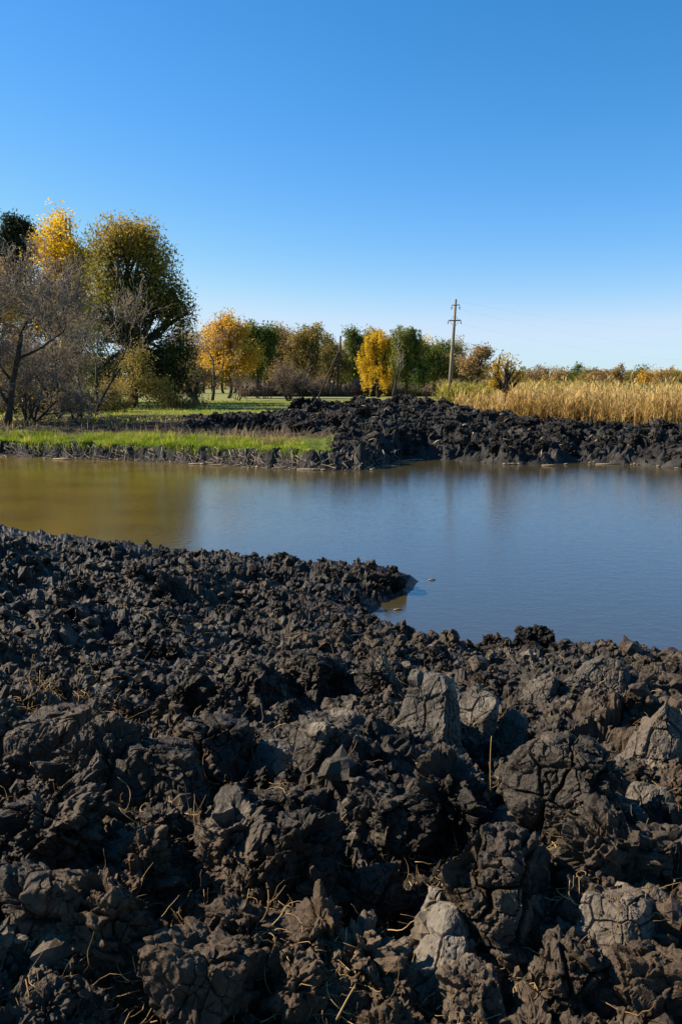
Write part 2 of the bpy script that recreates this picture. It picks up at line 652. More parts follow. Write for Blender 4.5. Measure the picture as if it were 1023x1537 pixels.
L(sx.outputs['X'], px_.inputs[2])
reflect_fac = N(nt, 'ShaderNodeMapRange', interpolation_type='SMOOTHSTEP')  # body colour shifts along X, imitating tree and sky reflections
L(px_.outputs[0], reflect_fac.inputs['Value'])
reflect_fac.inputs['From Min'].default_value = -3.5
reflect_fac.inputs['From Max'].default_value = 4.5
mxw = N(nt, 'ShaderNodeMix', data_type='RGBA')
L(reflect_fac.outputs[0], mxw.inputs['Factor'])
L(rw.outputs['Color'], mxw.inputs['A'])
mxw.inputs['B'].default_value = (0.044, 0.036, 0.016, 1)
p = N(nt, 'ShaderNodeBsdfPrincipled', Roughness=0.03, IOR=2.3)
L(mxw.outputs['Result'], p.inputs['Base Color'])
L(bm2.outputs['Normal'], p.inputs['Normal'])
L(p.outputs[0], out.inputs['Surface'])
wv = [(-90, 3.5, 0), (90, 3.5, 0), (90, 36, 0), (-90, 36, 0)]
obj('pond_water', new_mesh('pond_water', wv, [[(0, 1, 2, 3)]]), M_WATER, kind='structure')

# ------------------------------------------------------------------ far bank, heap and meadow
FAR_PX = [(-700, 682), (-300, 682), (0, 684), (100, 688), (200, 691), (300, 696), (400, 701), (470, 705), (540, 704), (590, 698), (606, 691), (640, 688),
          (700, 691), (760, 696), (820, 696), (870, 692), (950, 696), (1023, 703), (1400, 718), (1800, 728)]
FAR = np.array([on_level(*p) for p in FAR_PX])
FAR_AZ = np.arctan2(FAR[:, 0], FAR[:, 1])
FAR_R = np.hypot(FAR[:, 0], FAR[:, 1])
LAND = 0.72
# crest of the heap: picture column, distance, top row
CREST = [(200, 32.5, 652), (260, 33, 646), (310, 33.5, 638), (360, 34, 630), (400, 35, 618), (450, 36.5, 605), (500, 37.5, 599), (560, 38, 595), (640, 38, 593), (675, 37.5, 600), (720, 36, 612),
         (800, 34, 626), (900, 32, 642), (960, 31, 650), (1023, 30, 656), (1400, 27, 680), (1800, 26, 690)]
C_AZ = np.array([math.atan2(xat(p, Y), Y) for p, Y, r in CREST])
C_R = np.array([math.hypot(xat(p, Y), Y) for p, Y, r in CREST])
C_Z = np.array([max(zat(r, Y) - 0.55, LAND + 0.05 if p < 780 else 0.42) for p, Y, r in CREST])
C_Z[0] = LAND


def far_parts(az, r):
    rs = np.interp(az, FAR_AZ, FAR_R) + 0.25 * perlin(np.stack([az * 60, 0 * az, 0 * az], 1), 31)
    s = r - rs
    rc = np.interp(az, C_AZ, C_R)
    zc = np.interp(az, C_AZ, C_Z)
    heap = sstep(R(-8.6), R(-6.5), az)              # where the heap begins, seen from above
    heapend = sstep(R(-13.5), R(-7.0), az + 0.02 * perlin(np.stack([az * 40, r * 0.3, 0 * az], 1), 47))
    cut = -0.5 + 0.5 * sstep(-1.2, 0, s) + 0.42 * sstep(0.0, 0.32, s) + (LAND - 0.42) * sstep(0.2, 2.6, s)
    beach = 0.10 * sstep(0, 0.5, s) + 0.05
    t = np.clip((s - 0.5) / np.maximum(rc - rs - 0.5, 1), 0, 1)
    up = -0.5 + 0.5 * sstep(-1.2, 0, s) + beach + (zc - beach) * (0.42 * sstep(0.0, 0.12, t) + 0.58 * t ** 1.1)
    back = LAND + (zc - LAND) * (1 - sstep(0, 7.0, r - rc))
    hz = np.where(r < rc, up, back)
    on_left = az < R(0.2)
    # west of the water's corner the heap rises from the grass bank instead of from the water
    s0 = 2.5 + 3.0 * sstep(R(3), R(-8), az)
    tl = np.clip((s - s0) / np.maximum(rc - rs - s0, 1), 0, 1)
    hl = np.where(r < rc, cut + np.maximum(zc - LAND, 0) * (0.25 * sstep(0, 0.12, tl) + 0.75 * tl), back)
    m = sstep(R(2.0), R(4.6), az)
    z = hl * (1 - m) + hz * m
    is_heap_l = heapend * sstep(0, 0.05, tl) * (r < rc + 7)
    mask = np.clip((1 - m) * is_heap_l + m * (r < rc + 6.5), 0, 1) * sstep(-0.35, 0.25, s)
    mask = np.maximum(mask, 0.8 * sstep(R(-1.6), R(0.3), az) * (1 - m) * sstep(0.0, 0.4, s) * (r < rc + 5))
    return z, mask, s


def far_h(x, y, detail=True):
    az, r = np.arctan2(x, y), np.hypot(x, y)
    z, mask, s = far_parts(az, r)
    q = xyz(x, y)
    lowbank = (s < 1.1) & (az < R(4))
    amt = np.maximum(mask, 0.38 * sstep(-0.3, 0.1, s) * (1 - sstep(0.35, 0.9, s)))
    w = q + 0.35 * np.stack([perlin(q * 1.1, 21), perlin(q * 1.1 + 3.2, 22), 0 * x], 1)
    d = 0.30 * facets(w / 0.95, 24, False, 0.9)
    g1, g2, c2 = worley(w / 0.40 + 1.7, 27, False)
    d += 0.16 * facets(w / 0.36 + 1.7, 28, False, 1.1) + 0.12 * c2 * np.maximum(0, 1 - g1 / 0.65)
    d += 0.12 * fbm(w * 1.7, 4, 33, 0.6, True)
    amt = np.maximum(amt, 0.3 * sstep(2.2, 3.4, s) * (1 - sstep(14, 22, s)))
    z = z + d * amt + 0.03 * perlin(q * 0.9, 36) + 0.10 * perlin(q * 0.12, 37) * sstep(45, 70, r) * (1 - sstep(76, 84, r))
    return z, mask, s


rs_ = np.concatenate([np.linspace(20.5, 46, 420), np.linspace(46, 84, 90)[1:]])
x, y, f = polar_grid(R(-50), R(50), 820, rs_)
z, mask, s = far_h(x, y)
q = xyz(x, y, z)
V = q + (0.10 * np.stack([perlin(q * 2.3, 41), perlin(q * 2.3 + 4, 42), 0 * x], 1)) * mask[:, None]
az = np.arctan2(x, y)
soil = np.clip(mask + sstep(R(-1.4), R(0.6), az + 0.01 * perlin(q * 0.9, 49)) * (np.hypot(x, y) < np.interp(az, C_AZ, C_R) + 5) + (1 - sstep(0.30, 0.55, s + 0.25 * perlin(q * 1.7, 48))), 0, 1)
# bare and dry ground behind the grass strip
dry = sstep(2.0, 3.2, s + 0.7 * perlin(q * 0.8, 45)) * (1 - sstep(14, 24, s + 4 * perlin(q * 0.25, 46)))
M_FAR, nt, out = mat_new('bank_and_meadow')
L = nt.links.new
g = N(nt, 'ShaderNodeNewGeometry')
n1 = N(nt, 'ShaderNodeTexNoise', Scale=0.35, Detail=8.0, Roughness=0.65)
n2 = N(nt, 'ShaderNodeTexNoise', Scale=9.0, Detail=6.0, Roughness=0.7)
n3 = N(nt, 'ShaderNodeTexNoise', Scale=1.3, Detail=8.0, Roughness=0.7)
for n in (n1, n2, n3):
    L(g.outputs['Position'], n.inputs['Vector'])
green = ramp(nt, [(0.35, (0.06, 0.085, 0.010)), (0.5, (0.12, 0.135, 0.014)), (0.62, (0.18, 0.16, 0.02)), (0.75, (0.24, 0.17, 0.045))])
L(n1.outputs['Fac'], green.inputs['Fac'])
dry_shaded = ramp(nt, [(0.38, (0.018, 0.014, 0.010)), (0.55, (0.05, 0.035, 0.022)), (0.75, (0.15, 0.10, 0.055))])  # dry soil tones, darkened to stand in for tree shade
L(n3.outputs['Fac'], dry_shaded.inputs['Fac'])
soilc = ramp(nt, [(0.38, (0.012, 0.0112, 0.0104)), (0.55, (0.032, 0.029, 0.0255)), (0.75, (0.09, 0.078, 0.064))])
L(n3.outputs['Fac'], soilc.inputs['Fac'])
a1 = N(nt, 'ShaderNodeAttribute', attribute_name='soil')
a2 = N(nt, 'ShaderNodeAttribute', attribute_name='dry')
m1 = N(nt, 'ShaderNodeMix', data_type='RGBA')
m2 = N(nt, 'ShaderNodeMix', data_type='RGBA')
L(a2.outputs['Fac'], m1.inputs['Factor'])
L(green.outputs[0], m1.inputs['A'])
L(dry_shaded.outputs[0], m1.inputs['B'])
L(a1.outputs['Fac'], m2.inputs['Factor'])
L(m1.outputs['Result'], m2.inputs['A'])
L(soilc.outputs[0], m2.inputs['B'])
b = N(nt, 'ShaderNodeBump', Strength=0.8, Distance=0.06)
L(n2.outputs['Fac'], b.inputs['Height'])
p = N(nt, 'ShaderNodeBsdfPrincipled', Roughness=0.8)
p.inputs['Specular IOR Level'].default_value = 0.13
L(m2.outputs['Result'], p.inputs['Base Color'])
L(b.outputs['Normal'], p.inputs['Normal'])
L(p.outputs[0], out.inputs['Surface'])
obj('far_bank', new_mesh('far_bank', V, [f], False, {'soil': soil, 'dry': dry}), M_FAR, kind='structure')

# the ground sheet to the horizon; sunk below the pond and both banks
rs_ = np.concatenate([[0.01], np.linspace(6, 70, 12), np.geomspace(76, 6000, 30)])
x, y, f = polar_grid(R(-180), R(180), 181, rs_)
r = np.hypot(x, y)
az = np.arctan2(x, y)
fwd = np.abs(az) < R(75)
z = np.where(fwd, -1.2 + (LAND + 1.14) * sstep(64, 78, r), -0.9 + 0 * r) + 0.06 * perlin(xyz(x, y) * 0.02, 5) * (r > 90)
z = np.where(~fwd & (r > 30), LAND - 0.3, z)
M_PLAIN, nt, out = mat_new('autumn_plain')
L = nt.links.new
g = N(nt, 'ShaderNodeNewGeometry')
n1 = N(nt, 'ShaderNodeTexNoise', Scale=0.06, Detail=9.0, Roughness=0.65)
L(g.outputs['Position'], n1.inputs['Vector'])
c = ramp(nt, [(0.35, (0.08, 0.10, 0.012)), (0.5, (0.14, 0.145, 0.016)), (0.62, (0.19, 0.165, 0.025)), (0.75, (0.24, 0.17, 0.05))])
L(n1.outputs['Fac'], c.inputs['Fac'])
p = N(nt, 'ShaderNodeBsdfPrincipled', Roughness=0.9)
L(c.outputs[0], p.inputs['Base Color'])
L(p.outputs[0], out.inputs['Surface'])
obj('ground', new_mesh('ground', xyz(x, y, z), [f], True), M_PLAIN, kind='structure')
print('far bank', round(time.time() - T0, 1))

# ------------------------------------------------------------------ clods
_ico = {}


def ico(sub):
    if sub not in _ico:
        bm = bmesh.new()
        bmesh.ops.create_icosphere(bm, subdivisions=sub, radius=1.0)
        v = np.array([p.co[:] for p in bm.verts])
        fa = np.array([[q.index for q in p.verts] for p in bm.faces])
        bm.free()
        _ico[sub] = (v / np.linalg.norm(v, axis=1)[:, None], fa)
    return _ico[sub]


def clod_points(seed, dims, sub, planes=9, flat=(0.55, 0.85), cell=0.0, crack=0.0, rough=0.02, freq=9.0, drips=0.0, box=0.0):
    """dims: full sizes in metres; a lump cut by planes, cracked into plates and roughened"""
    rg = np.random.default_rng(seed)
    d, fa = ico(sub)
    n = rg.normal(size=(planes, 3))
    if box:
        ax = np.array([[1, 0, 0], [-1, 0, 0], [0, 1, 0], [0, -1, 0], [0, 0, 1]], float) + rg.normal(size=(5, 3)) * 0.14
        n = np.concatenate([n, ax])
    n /= np.linalg.norm(n, axis=1)[:, None]
    off = rg.uniform(*flat, len(n))
    if box:
        off[-5:] = rg.uniform(0.5, 0.62, 5)
    dot = d @ n.T
    rad = np.where(dot > 0.05, off[None] / np.maximum(dot, 0.05), 9)
    k = 45.0 if box else 28.0
    r = -np.log(np.exp(-k * np.minimum(rad, 1.6)).sum(1) + np.exp(-k * 1.0)) / k
    p = d * r[:, None]
    p /= np.abs(p).max(0)
    half = np.asarray(dims) / 2
    p = p * half
    o = rg.uniform(-50, 50, 3)
    nn = d / half
    nn /= np.linalg.norm(nn, axis=1)[:, None]
    size = float(np.mean(dims))
    po = p + o
    pw = po + 0.07 * size * np.stack([perlin(po / size * 4, 11), perlin(po / size * 4 + 5, 12), perlin(po / size * 4 + 9, 13)], 1)
    disp = rough * (1.7 * facets(pw / (0.36 * size), seed % 83, True, 1.2) + 0.9 * facets(pw / (0.15 * size), seed % 71 + 2, True, 1.2))
    disp = disp + 0.55 * rough * fbm(pw * freq * 1.6, 4, seed % 900, 0.62, True) + 0.25 * rough * fbm(po * freq * 7, 2, seed % 300, 0.6)
    if drips:
        # upright wrinkles left by the bucket
        disp = disp + drips * fbm(pw * np.array([24, 24, 6.0]) * (0.35 / size), 2, seed % 500 + 9, 0.55, True)
    if cell:
        pc = po + 0.10 * cell * np.stack([perlin(po / cell * 2.2, 1), perlin(po / cell * 2.2 + 7, 2), perlin(po / cell * 2.2 + 3, 3)], 1)
        f1, f2, cid = worley(pc / cell, seed % 97, True)
        disp = disp + crack * (0.7 * (cid - 0.5) - 2.4 * (1 - np.clip((f2 - f1) / 0.085, 0, 1)))
        g1, g2, cid2 = worley(pc / cell * 2.1 + 3, seed % 89, True)
        disp = disp - 0.8 * crack * (1 - np.clip((g2 - g1) / 0.10, 0, 1)) * (cid2 > 0.4)
    return p + nn * disp[:, None], fa


def block_points(seed, dims, sub, taper=0.3, cell=0.45, crack=0.05, plates=0.035, edge=5.0, rough=0.016):
    """a cut block of clay with flat sides, split by a few deep cracks; cell, crack and the rest in units of its size"""
    rg = np.random.default_rng(seed)
    d, fa = ico(sub)
    p = d / ((np.abs(d) ** edge).sum(1) ** (1 / edge))[:, None]
    n = rg.normal(size=(9, 3))
    n /= np.linalg.norm(n, axis=1)[:, None]
    for k in range(9):                                  # chipped corners
        over = np.maximum(p @ n[k] - rg.uniform(0.85, 1.15), 0)
        p = p - over[:, None] * n[k]
    q = (p[:, 2] + 1) / 2
    tx, ty = taper * rg.uniform(0.7, 1.2), taper * rg.uniform(0.5, 1.2)
    p[:, 0] = p[:, 0] * (1 - tx * q) + 0.10 * rg.normal() * q
    p[:, 1] = p[:, 1] * (1 - ty * q)
    size = float(np.mean(dims))
    half = np.asarray(dims) / 2
    p = p * half
    nn = d / half
    nn /= np.linalg.norm(nn, axis=1)[:, None]
    o = rg.uniform(-50, 50, 3)
    u = (p + o) / size
    uw = u + 0.035 * np.stack([perlin(u * 5, 1), perlin(u * 5 + 7, 2), perlin(u * 5 + 3, 3)], 1)
    f1, f2, cid = worley(uw / cell, seed % 97, True)
    g1, g2, cid2 = worley(uw / (cell * 0.42) + 3, seed % 89, True)
    disp = -crack * (1 - np.clip((f2 - f1) / 0.055, 0, 1)) * (0.5 + 0.5 * (cid > 0.3)) + plates * (cid - 0.5) * 1.6
    disp = disp - 0.35 * crack * (1 - np.clip((g2 - g1) / 0.07, 0, 1)) * (cid2 > 0.5)
    disp = disp + 0.5 * plates * facets(uw / (cell * 0.8), seed % 61, True, 0.8) + rough * fbm(u * 5, 5, seed % 900, 0.6) - 1.2 * rough * (fbm(u * 16, 2, seed % 400) > 0.75)
    low = sstep(0.62, 0.25, q + 0.16 * perlin(u * 4, 6))
    disp = disp + low * (0.07 * fbm(u * 6, 4, seed % 333, 0.6, True) + 0.06 * facets(u / 0.16, seed % 53, True, 1.2))
    return p + nn * (disp * size)[:, None], fa


def clod_mesh(name, *a, **k):
    p, fa = (block_points if 'taper' in k else clod_points)(*a, **k)
    return new_mesh(name, p, [fa], False)


# large clods one by one: column, row, width, height (photo pixels), depth factor, options, label
A_BLOCK = dict(box=1, cell=0.19, crack=0.016, rough=0.007, freq=7)
A_CRACK = dict(cell=0.125, crack=0.013, rough=0.009, freq=8, planes=7, flat=(0.42, 0.75))
A_ROUGH = dict(rough=0.034, freq=9, drips=0.010)
A_WRINK = dict(rough=0.026, freq=7, drips=0.016, flat=(0.45, 0.8))
A_DARK = dict(box=1, rough=0.020, freq=6, drips=0.004)
A_FACE = dict(box=1, rough=0.013, freq=4, drips=0.004)
A_SPLIT = dict(box=1, rough=0.012, freq=4, cell=0.2, crack=0.020)
A_SLAB = dict(taper=0.34, cell=0.55, crack=0.05)
A_SHELL = dict(taper=0.42, cell=0.30, crack=0.035, plates=0.03, edge=4.0)
A_BROKEN = dict(taper=0.2, cell=0.36, crack=0.055, plates=0.05, edge=5.0)
HERO = [
    (650, 1086, 104, 150, 0.9, 'c', A_SLAB, -10, 'tall pale grey clay block with flat top, split by one long crack'),
    (714, 1090, 64, 112, 0.9, 'c', dict(A_SLAB, taper=0.22), 8, 'grey clay slab leaning against the tall flat-topped block'),
    (988, 1125, 96, 150, 0.8, 'c', A_SHELL, 14, 'pale upright clod cracked like a turtle shell, beside the frame edge near the water'),
    (938, 1408, 122, 116, 0.9, 'c', A_BROKEN, -8, 'pale brown boulder of clay broken into plates, with a dark hollow beside it'),
    (985, 1372, 70, 66, 0.9, 'c', A_BROKEN, 22, 'small light chunk of cracked clay sitting on the broken pale boulder'),
    (640, 1395, 56, 120, 0.7, 'c', A_SLAB, -10, 'narrow pale flake of clay standing against the big dark cracked mound'),
    (672, 1440, 88, 140, 0.8, 'c', dict(A_SLAB, taper=0.45, cell=0.7), -18, 'smooth grey clay slab tilted against the foot of the big dark cracked mound'),
    (745, 1375, 190, 190, 0.8, 's', dict(A_CRACK, crack=0.022, cell=0.13), 16, 'biggest dark mound of soil, its skin cracked into scales'),
    (772, 1246, 62, 56, 1.0, 'c', dict(taper=0.1, edge=2.4, cell=0.6, crack=0.03), 0, 'small smooth round clod lying in the dark hollow'),
    (856, 1215, 165, 160, 0.8, 's', dict(A_CRACK, cell=0.12, crack=0.018), 8, 'broad dark hump of cracked soil above the hollow with the round clod'),
    (472, 1024, 92, 100, 0.8, 's', A_DARK, 6, 'black squared block of peat with a lit flat top, beside a similar narrower one'),
    (374, 1030, 62, 96, 0.8, 's', A_DARK, -6, 'narrow black block of peat with a smooth shaded face'),
    (348, 1300, 112, 142, 0.8, 's', A_WRINK, -8, 'wrinkled lump of soil with upright folds, lit on one side'),
    (448, 1340, 104, 138, 0.8, 's', A_WRINK, 10, 'dark ribbed lump of soil next to the wrinkled lit one'),
    (560, 1362, 90, 98, 0.9, 's', A_CRACK, 0, 'squat rounded clod with fine cracks between the ribbed lump and the grey slab'),
    (152, 1168, 140, 110, 0.8, 's', A_WRINK, -16, 'long sloping lump of soil with ragged edge above a shaded gully'),
    (800, 958, 50, 66, 0.8, 's', dict(A_DARK, planes=4), 4, 'pointed dark clod rising as a peak against the water'),
    (905, 1028, 100, 80, 0.8, 'c', dict(A_SHELL, cell=0.22), 18, 'grey clod with brick-like cracks just below the shoreline'),
    (978, 1222, 70, 76, 0.9, 'c', A_BROKEN, -6, 'pale split clod under the turtle-shell clod'),
    (572, 1240, 100, 124, 0.8, 's', A_DARK, 20, 'dark faceted clod below the brown crusted one, shaded on its face'),
    (482, 1435, 96, 120, 0.8, 's', A_WRINK, -10, 'upright crumpled clod at the lower edge among straw'),
    (368, 1420, 84, 104, 0.8, 's', A_DARK, 8, 'black clod with one broad smooth face in full shade'),
    (676, 1236, 92, 150, 0.8, 's', dict(A_ROUGH, cell=0.16, crack=0.012), -6, 'tall rough dark pillar of soil under the flat-topped block'),
    (272, 1066, 58, 72, 0.8, 's', A_WRINK, 12, 'small leaning clod with a smooth shaded underside'),
    (188, 988, 30, 54, 0.5, 'c', A_SLAB, 24, 'thin pale grey flake of clay standing on edge'),
    (418, 1150, 76, 60, 0.9, 'c', dict(A_SLAB, taper=0.2), -12, 'low flat grey slab with a chipped edge'),
    (850, 1490, 104, 112, 0.8, 's', A_CRACK, 0, 'dark domed clod at the bottom edge below the hump of scales'),
    (578, 1048, 72, 104, 0.8, 's', dict(A_CRACK, cell=0.1, rough=0.016), -12, 'brown crusted clod veined with cracks beside the flat-topped block'),
    (812, 1045, 60, 76, 0.8, 'c', dict(A_SHELL, cell=0.22), 6, 'small brown clod with honeycomb cracks under the dark peak'),
    (78, 1262, 110, 130, 0.8, 's', A_ROUGH, -14, 'ragged dark hump of soil at the edge of the frame above yellow straw'),
    (768, 1108, 56, 84, 0.8, 'c', dict(A_SHELL, cell=0.4), 12, 'curled grey clod next to the leaning slab'),
    (250, 895, 50, 44, 0.8, 'c', A_ROUGH, -10, 'grey-topped clod out on the flat part of the spit'),
    (585, 872, 60, 34, 0.8, 's', A_DARK, 6, 'black clod at the very tip of the spit, reaching over the water'),
    (930, 1300, 110, 96, 0.8, 's', A_WRINK, 10, 'crumbly dark clod above the broken pale boulder'),
    (545, 1470, 84, 92, 0.8, 's', A_ROUGH, -4, 'rough black clod below the squat rounded one'),
    (150, 1420, 120, 120, 0.8, 's', A_WRINK, 14, 'broad ridged lump of soil threaded with roots and straw'),
    (62, 1128, 120, 104, 0.8, 's', A_FACE, -10, 'blunt dark clod with broad smooth sides, at the frame edge below the straw patch'),
    (236, 1186, 120, 116, 0.8, 's', A_FACE, 8, 'big black clod with a smooth shaded front, under the pale broken stick'),
    (318, 1124, 104, 100, 0.8, 's', A_SPLIT, -8, 'dark clod split by two cracks, uphill from the big black smooth one'),
    (505, 1138, 118, 124, 0.8, 's', A_FACE, 14, 'broad shouldered dark clod in front of the black squared block'),
    (430, 1236, 100, 96, 0.8, 's', A_SPLIT, -14, 'medium dark clod parted by a crack, between the flat grey slab and the ribbed lump'),
    (300, 1502, 150, 120, 0.8, 's', A_FACE, 6, 'massive smooth sided clod cut by the bottom edge of the photo'),
    (62, 1392, 130, 130, 0.8, 's', A_SPLIT, 12, 'heavy dark clod with a split face at the frame edge, beside the ridged rooty lump'),
    (712, 1520, 110, 84, 0.8, 's', A_FACE, -8, 'low dark clod at the bottom edge under the biggest cracked mound'),
    (1000, 1306, 90, 104, 0.8, 's', A_SPLIT, -12, 'dark split clod at the frame edge, over the broken pale boulder'),
    (985, 1490, 120, 110, 0.8, 's', A_FACE, 10, 'dark smooth clod filling the bottom corner below the broken pale boulder'),
    (640, 1170, 84, 84, 0.8, 's', A_FACE, -6, 'dark blocky clod wedged directly under the flat-topped block'),
    (215, 1330, 90, 96, 0.8, 's', A_WRINK, -22, 'slanting lump with raised ribs beside a deep black gap'),
]
hero_at = []
for k, (px, py, w, h, dep, kind, opt, tilt, label) in enumerate(HERO):
    p, t = near_hit(px, py + h * 0.30)
    W, H_ = w / FPX * t * 1.06, h / FPX * t * 1.04
    me = clod_mesh('clod', 300 + 7 * k, (W, W * dep * 1.15, H_ * 1.15), 7 if W * H_ > 0.05 else 6, **opt)
    o = obj('clod', me, M_CRUST if kind == 'c' else M_SOIL, label=label, category='clod')
    o.location = (p[0], p[1] + W * dep * 0.30, p[2] + H_ * (0.10 if 'peak' in label or 'tip' in label else 0.13 if 'taper' in opt else 0.28))
    hero_at.append((p[0], p[1] + W * dep * 0.3, 0.48 * W))
    o.rotation_euler = (R(-27 if 'taper' in opt else -16), R(tilt * 0.55), R(random.uniform(-48, -22) if kind == 'c' else random.uniform(-40, 15)))
print('heroes', round(time.time() - T0, 1))

# smaller clods: a dozen shapes, copied over both banks
protos = []
for k in range(14):
    opt = [dict(rough=0.10, freq=4, drips=0.03, planes=8), dict(rough=0.08, freq=4, box=1, drips=0.03), dict(rough=0.07, freq=4, cell=0.42, crack=0.05),
           dict(rough=0.14, freq=3.5, planes=6, drips=0.04)][k % 4]
    protos.append(clod_mesh('small_clod', 900 + k, (1.0, 0.8 + 0.3 * (k % 3) / 2, 0.75 + 0.5 * (k % 5) / 4), 5, **opt))
for me in protos:
    me.materials.append(M_SOIL)
protos_far = []
for me in protos:
    m2 = me.copy()
    m2.materials.clear()
    m2.materials.append(M_HEAP)
    protos_far.append(m2)

NEAR_LABEL = 'jagged black clod of soil, one of many covering the near bank'
FAR_LABEL = 'lumpy black clod of wet clay, one of many on the far heap'


def put(source, name, loc, scale, rot, label, group):
    o = source
    o.location, o.scale, o.rotation_euler = loc, scale, rot
    o['label'], o['category'], o['group'] = label, 'clod', group
    return o


sources = [obj('soil_clod', me) for me in protos]
rg = np.random.default_rng(77)
cnt = 0
tries = 0
used = []
while cnt < 210 and tries < 6000:
    tries += 1
    r_ = 1 / rg.uniform(1 / 10.5, 1 / 1.75)
    a_ = rg.uniform(R(-27), R(27))
    x_, y_ = r_ * math.sin(a_), r_ * math.cos(a_)
    b_, s_ = near_base(np.array([x_]), np.array([y_]))
    if s_[0] < -0.02:
        continue
    size = rg.uniform(0.07, 0.17) * (0.75 + 0.06 * r_)
    if any((x_ - u) ** 2 + (y_ - v) ** 2 < (w + 0.4 * size) ** 2 for u, v, w in hero_at):
        continue
    if any((x_ - u) ** 2 + (y_ - v) ** 2 < (0.42 * (size + w)) ** 2 for u, v, w in used):
        continue
    used.append((x_, y_, size))
    h_ = near_h(np.array([x_]), np.array([y_]))[0]
    src = sources[cnt % len(sources)]
    if cnt >= len(sources):
        src = src.copy()
        COL.objects.link(src)
    put(src, 'soil_clod', (x_, y_, h_ + size * rg.uniform(-0.05, 0.2)), [size * rg.uniform(0.8, 1.25) for _ in range(3)],
        (rg.uniform(-0.5, 0.5), rg.uniform(-0.5, 0.5), rg.uniform(0, 6.28)), NEAR_LABEL, 'clods covering the near bank')
    cnt += 1
near_n = cnt

sources = [obj('clay_clod', me) for me in protos_far]
cnt = 0
tries = 0
used = []
while cnt < 280 and tries < 9000:
    tries += 1
    r_ = rg.uniform(24, 40)
    a_ = rg.uniform(R(-12.5), R(27))
    x_, y_ = r_ * math.sin(a_), r_ * math.cos(a_)
    z_, mk, s_ = far_h(np.array([x_]), np.array([y_]))
    rc = np.interp(a_, C_AZ, C_R)
    if mk[0] < 0.6 or s_[0] < 0.25 or z_[0] < 0.1 or r_ > rc + 0.8:
        continue
    size = rg.uniform(0.28, 0.70) * (0.75 if s_[0] < 1.5 else 1)
    if any((x_ - u) ** 2 + (y_ - v) ** 2 < (0.40 * (size + w)) ** 2 for u, v, w in used):
        continue
    used.append((x_, y_, size))
    src = sources[cnt % len(sources)]
    if cnt >= len(sources):
        src = src.copy()
        COL.objects.link(src)
    put(src, 'clay_clod', (x_, y_, z_[0] + size * rg.uniform(-0.12, 0.12)), [size * rg.uniform(0.7, 1.3) for _ in range(2)] + [size * rg.uniform(0.6, 1.0)],
        (rg.uniform(-0.5, 0.5), rg.uniform(-0.5, 0.5), rg.uniform(0, 6.28)), FAR_LABEL, 'clods covering the far heap')
    cnt += 1
print('clods', near_n, cnt, round(time.time() - T0, 1))


def rot_mats(n, rg):
    qn = rg.normal(size=(n, 4))
    qn /= np.linalg.norm(qn, axis=1)[:, None]
    w_, x_, y_, z_ = qn.T
    return np.stack([np.stack([1 - 2 * (y_ * y_ + z_ * z_), 2 * (x_ * y_ - z_ * w_), 2 * (x_ * z_ + y_ * w_)], 1),
                     np.stack([2 * (x_ * y_ + z_ * w_), 1 - 2 * (x_ * x_ + z_ * z_), 2 * (y_ * z_ - x_ * w_)], 1),
                     np.stack([2 * (x_ * z_ - y_ * w_), 2 * (y_ * z_ + x_ * w_), 1 - 2 * (x_ * x_ + y_ * y_)], 1)], 1)


def crumbs(name, x, y, z, size, mat, sub, seed):
    rg = np.random.default_rng(seed)
    shapes = [clod_points(seed + k, (1, 0.8, 0.8), sub, planes=7, rough=0.10, freq=3.0) for k in range(10)]
    Vs, Fs, n = [], [], 0
    which = rg.integers(0, 10, len(x))
    Rm = rot_mats(len(x), rg)
    for k in range(10):
        p, fa = shapes[k]
        ii = np.nonzero(which == k)[0]
        if not len(ii):
            continue
        st = size[ii][:, None] * rg.uniform(0.6, 1.3, (len(ii), 3))
        pts = np.einsum('nij,nmj->nmi', Rm[ii], p[None] * st[:, None, :]) + np.stack([x[ii], y[ii], z[ii]], 1)[:, None, :]
        Vs.append(pts.reshape(-1, 3))
        Fs.append((fa[None] + (n + np.arange(len(ii)) * len(p))[:, None, None]).reshape(-1, 3))
        n += len(ii) * len(p)
    return obj(name, new_mesh(name, np.concatenate(Vs), [np.concatenate(Fs)], False), mat, kind='stuff')


n = 7000
r_ = 1 / rg.uniform(1 / 11.5, 1 / 1.5, n)
a_ = rg.uniform(R(-32), R(32), n)
x, y = r_ * np.sin(a_), r_ * np.cos(a_)
b_, s_ = near_base(x, y)
ok = s_ > 0.0
x, y, r_ = x[ok], y[ok], r_[ok]
z = near_h(x, y)
size = np.exp(rg.normal(math.log(0.026), 0.5, len(x))) * (0.8 + 0.06 * r_)
nb = 4200
rb = rg.uniform(4.2, 11.5, nb)
ab = rg.uniform(R(-30), R(28), nb)
xb, yb = rb * np.sin(ab), rb * np.cos(ab)
bb, sb = near_base(xb, yb)
ok = sb > 0.0
xb, yb = xb[ok], yb[ok]
x, y, z = np.concatenate([x, xb]), np.concatenate([y, yb]), np.concatenate([z, near_h(xb, yb)])
size = np.concatenate([size, np.exp(rg.normal(math.log(0.065), 0.4, len(xb)))])
crumbs('soil_crumbs', x, y, z + size * 0.12, np.clip(size, 0.008, 0.15), M_SOIL, 2, 500)
n = 3000
r_ = rg.uniform(24, 40, n)
a_ = rg.uniform(R(-13), R(28), n)
x, y = r_ * np.sin(a_), r_ * np.cos(a_)
z, mk, s_ = far_h(x, y)
ok = (mk > 0.4) & (s_ > 0.1) & (z > 0.05)
x, y, z = x[ok], y[ok], z[ok]
size = np.exp(rg.normal(math.log(0.16), 0.45, len(x)))
crumbs('clay_crumbs', x, y, z + size * 0.1, np.clip(size, 0.05, 0.35), M_HEAP, 2, 600)
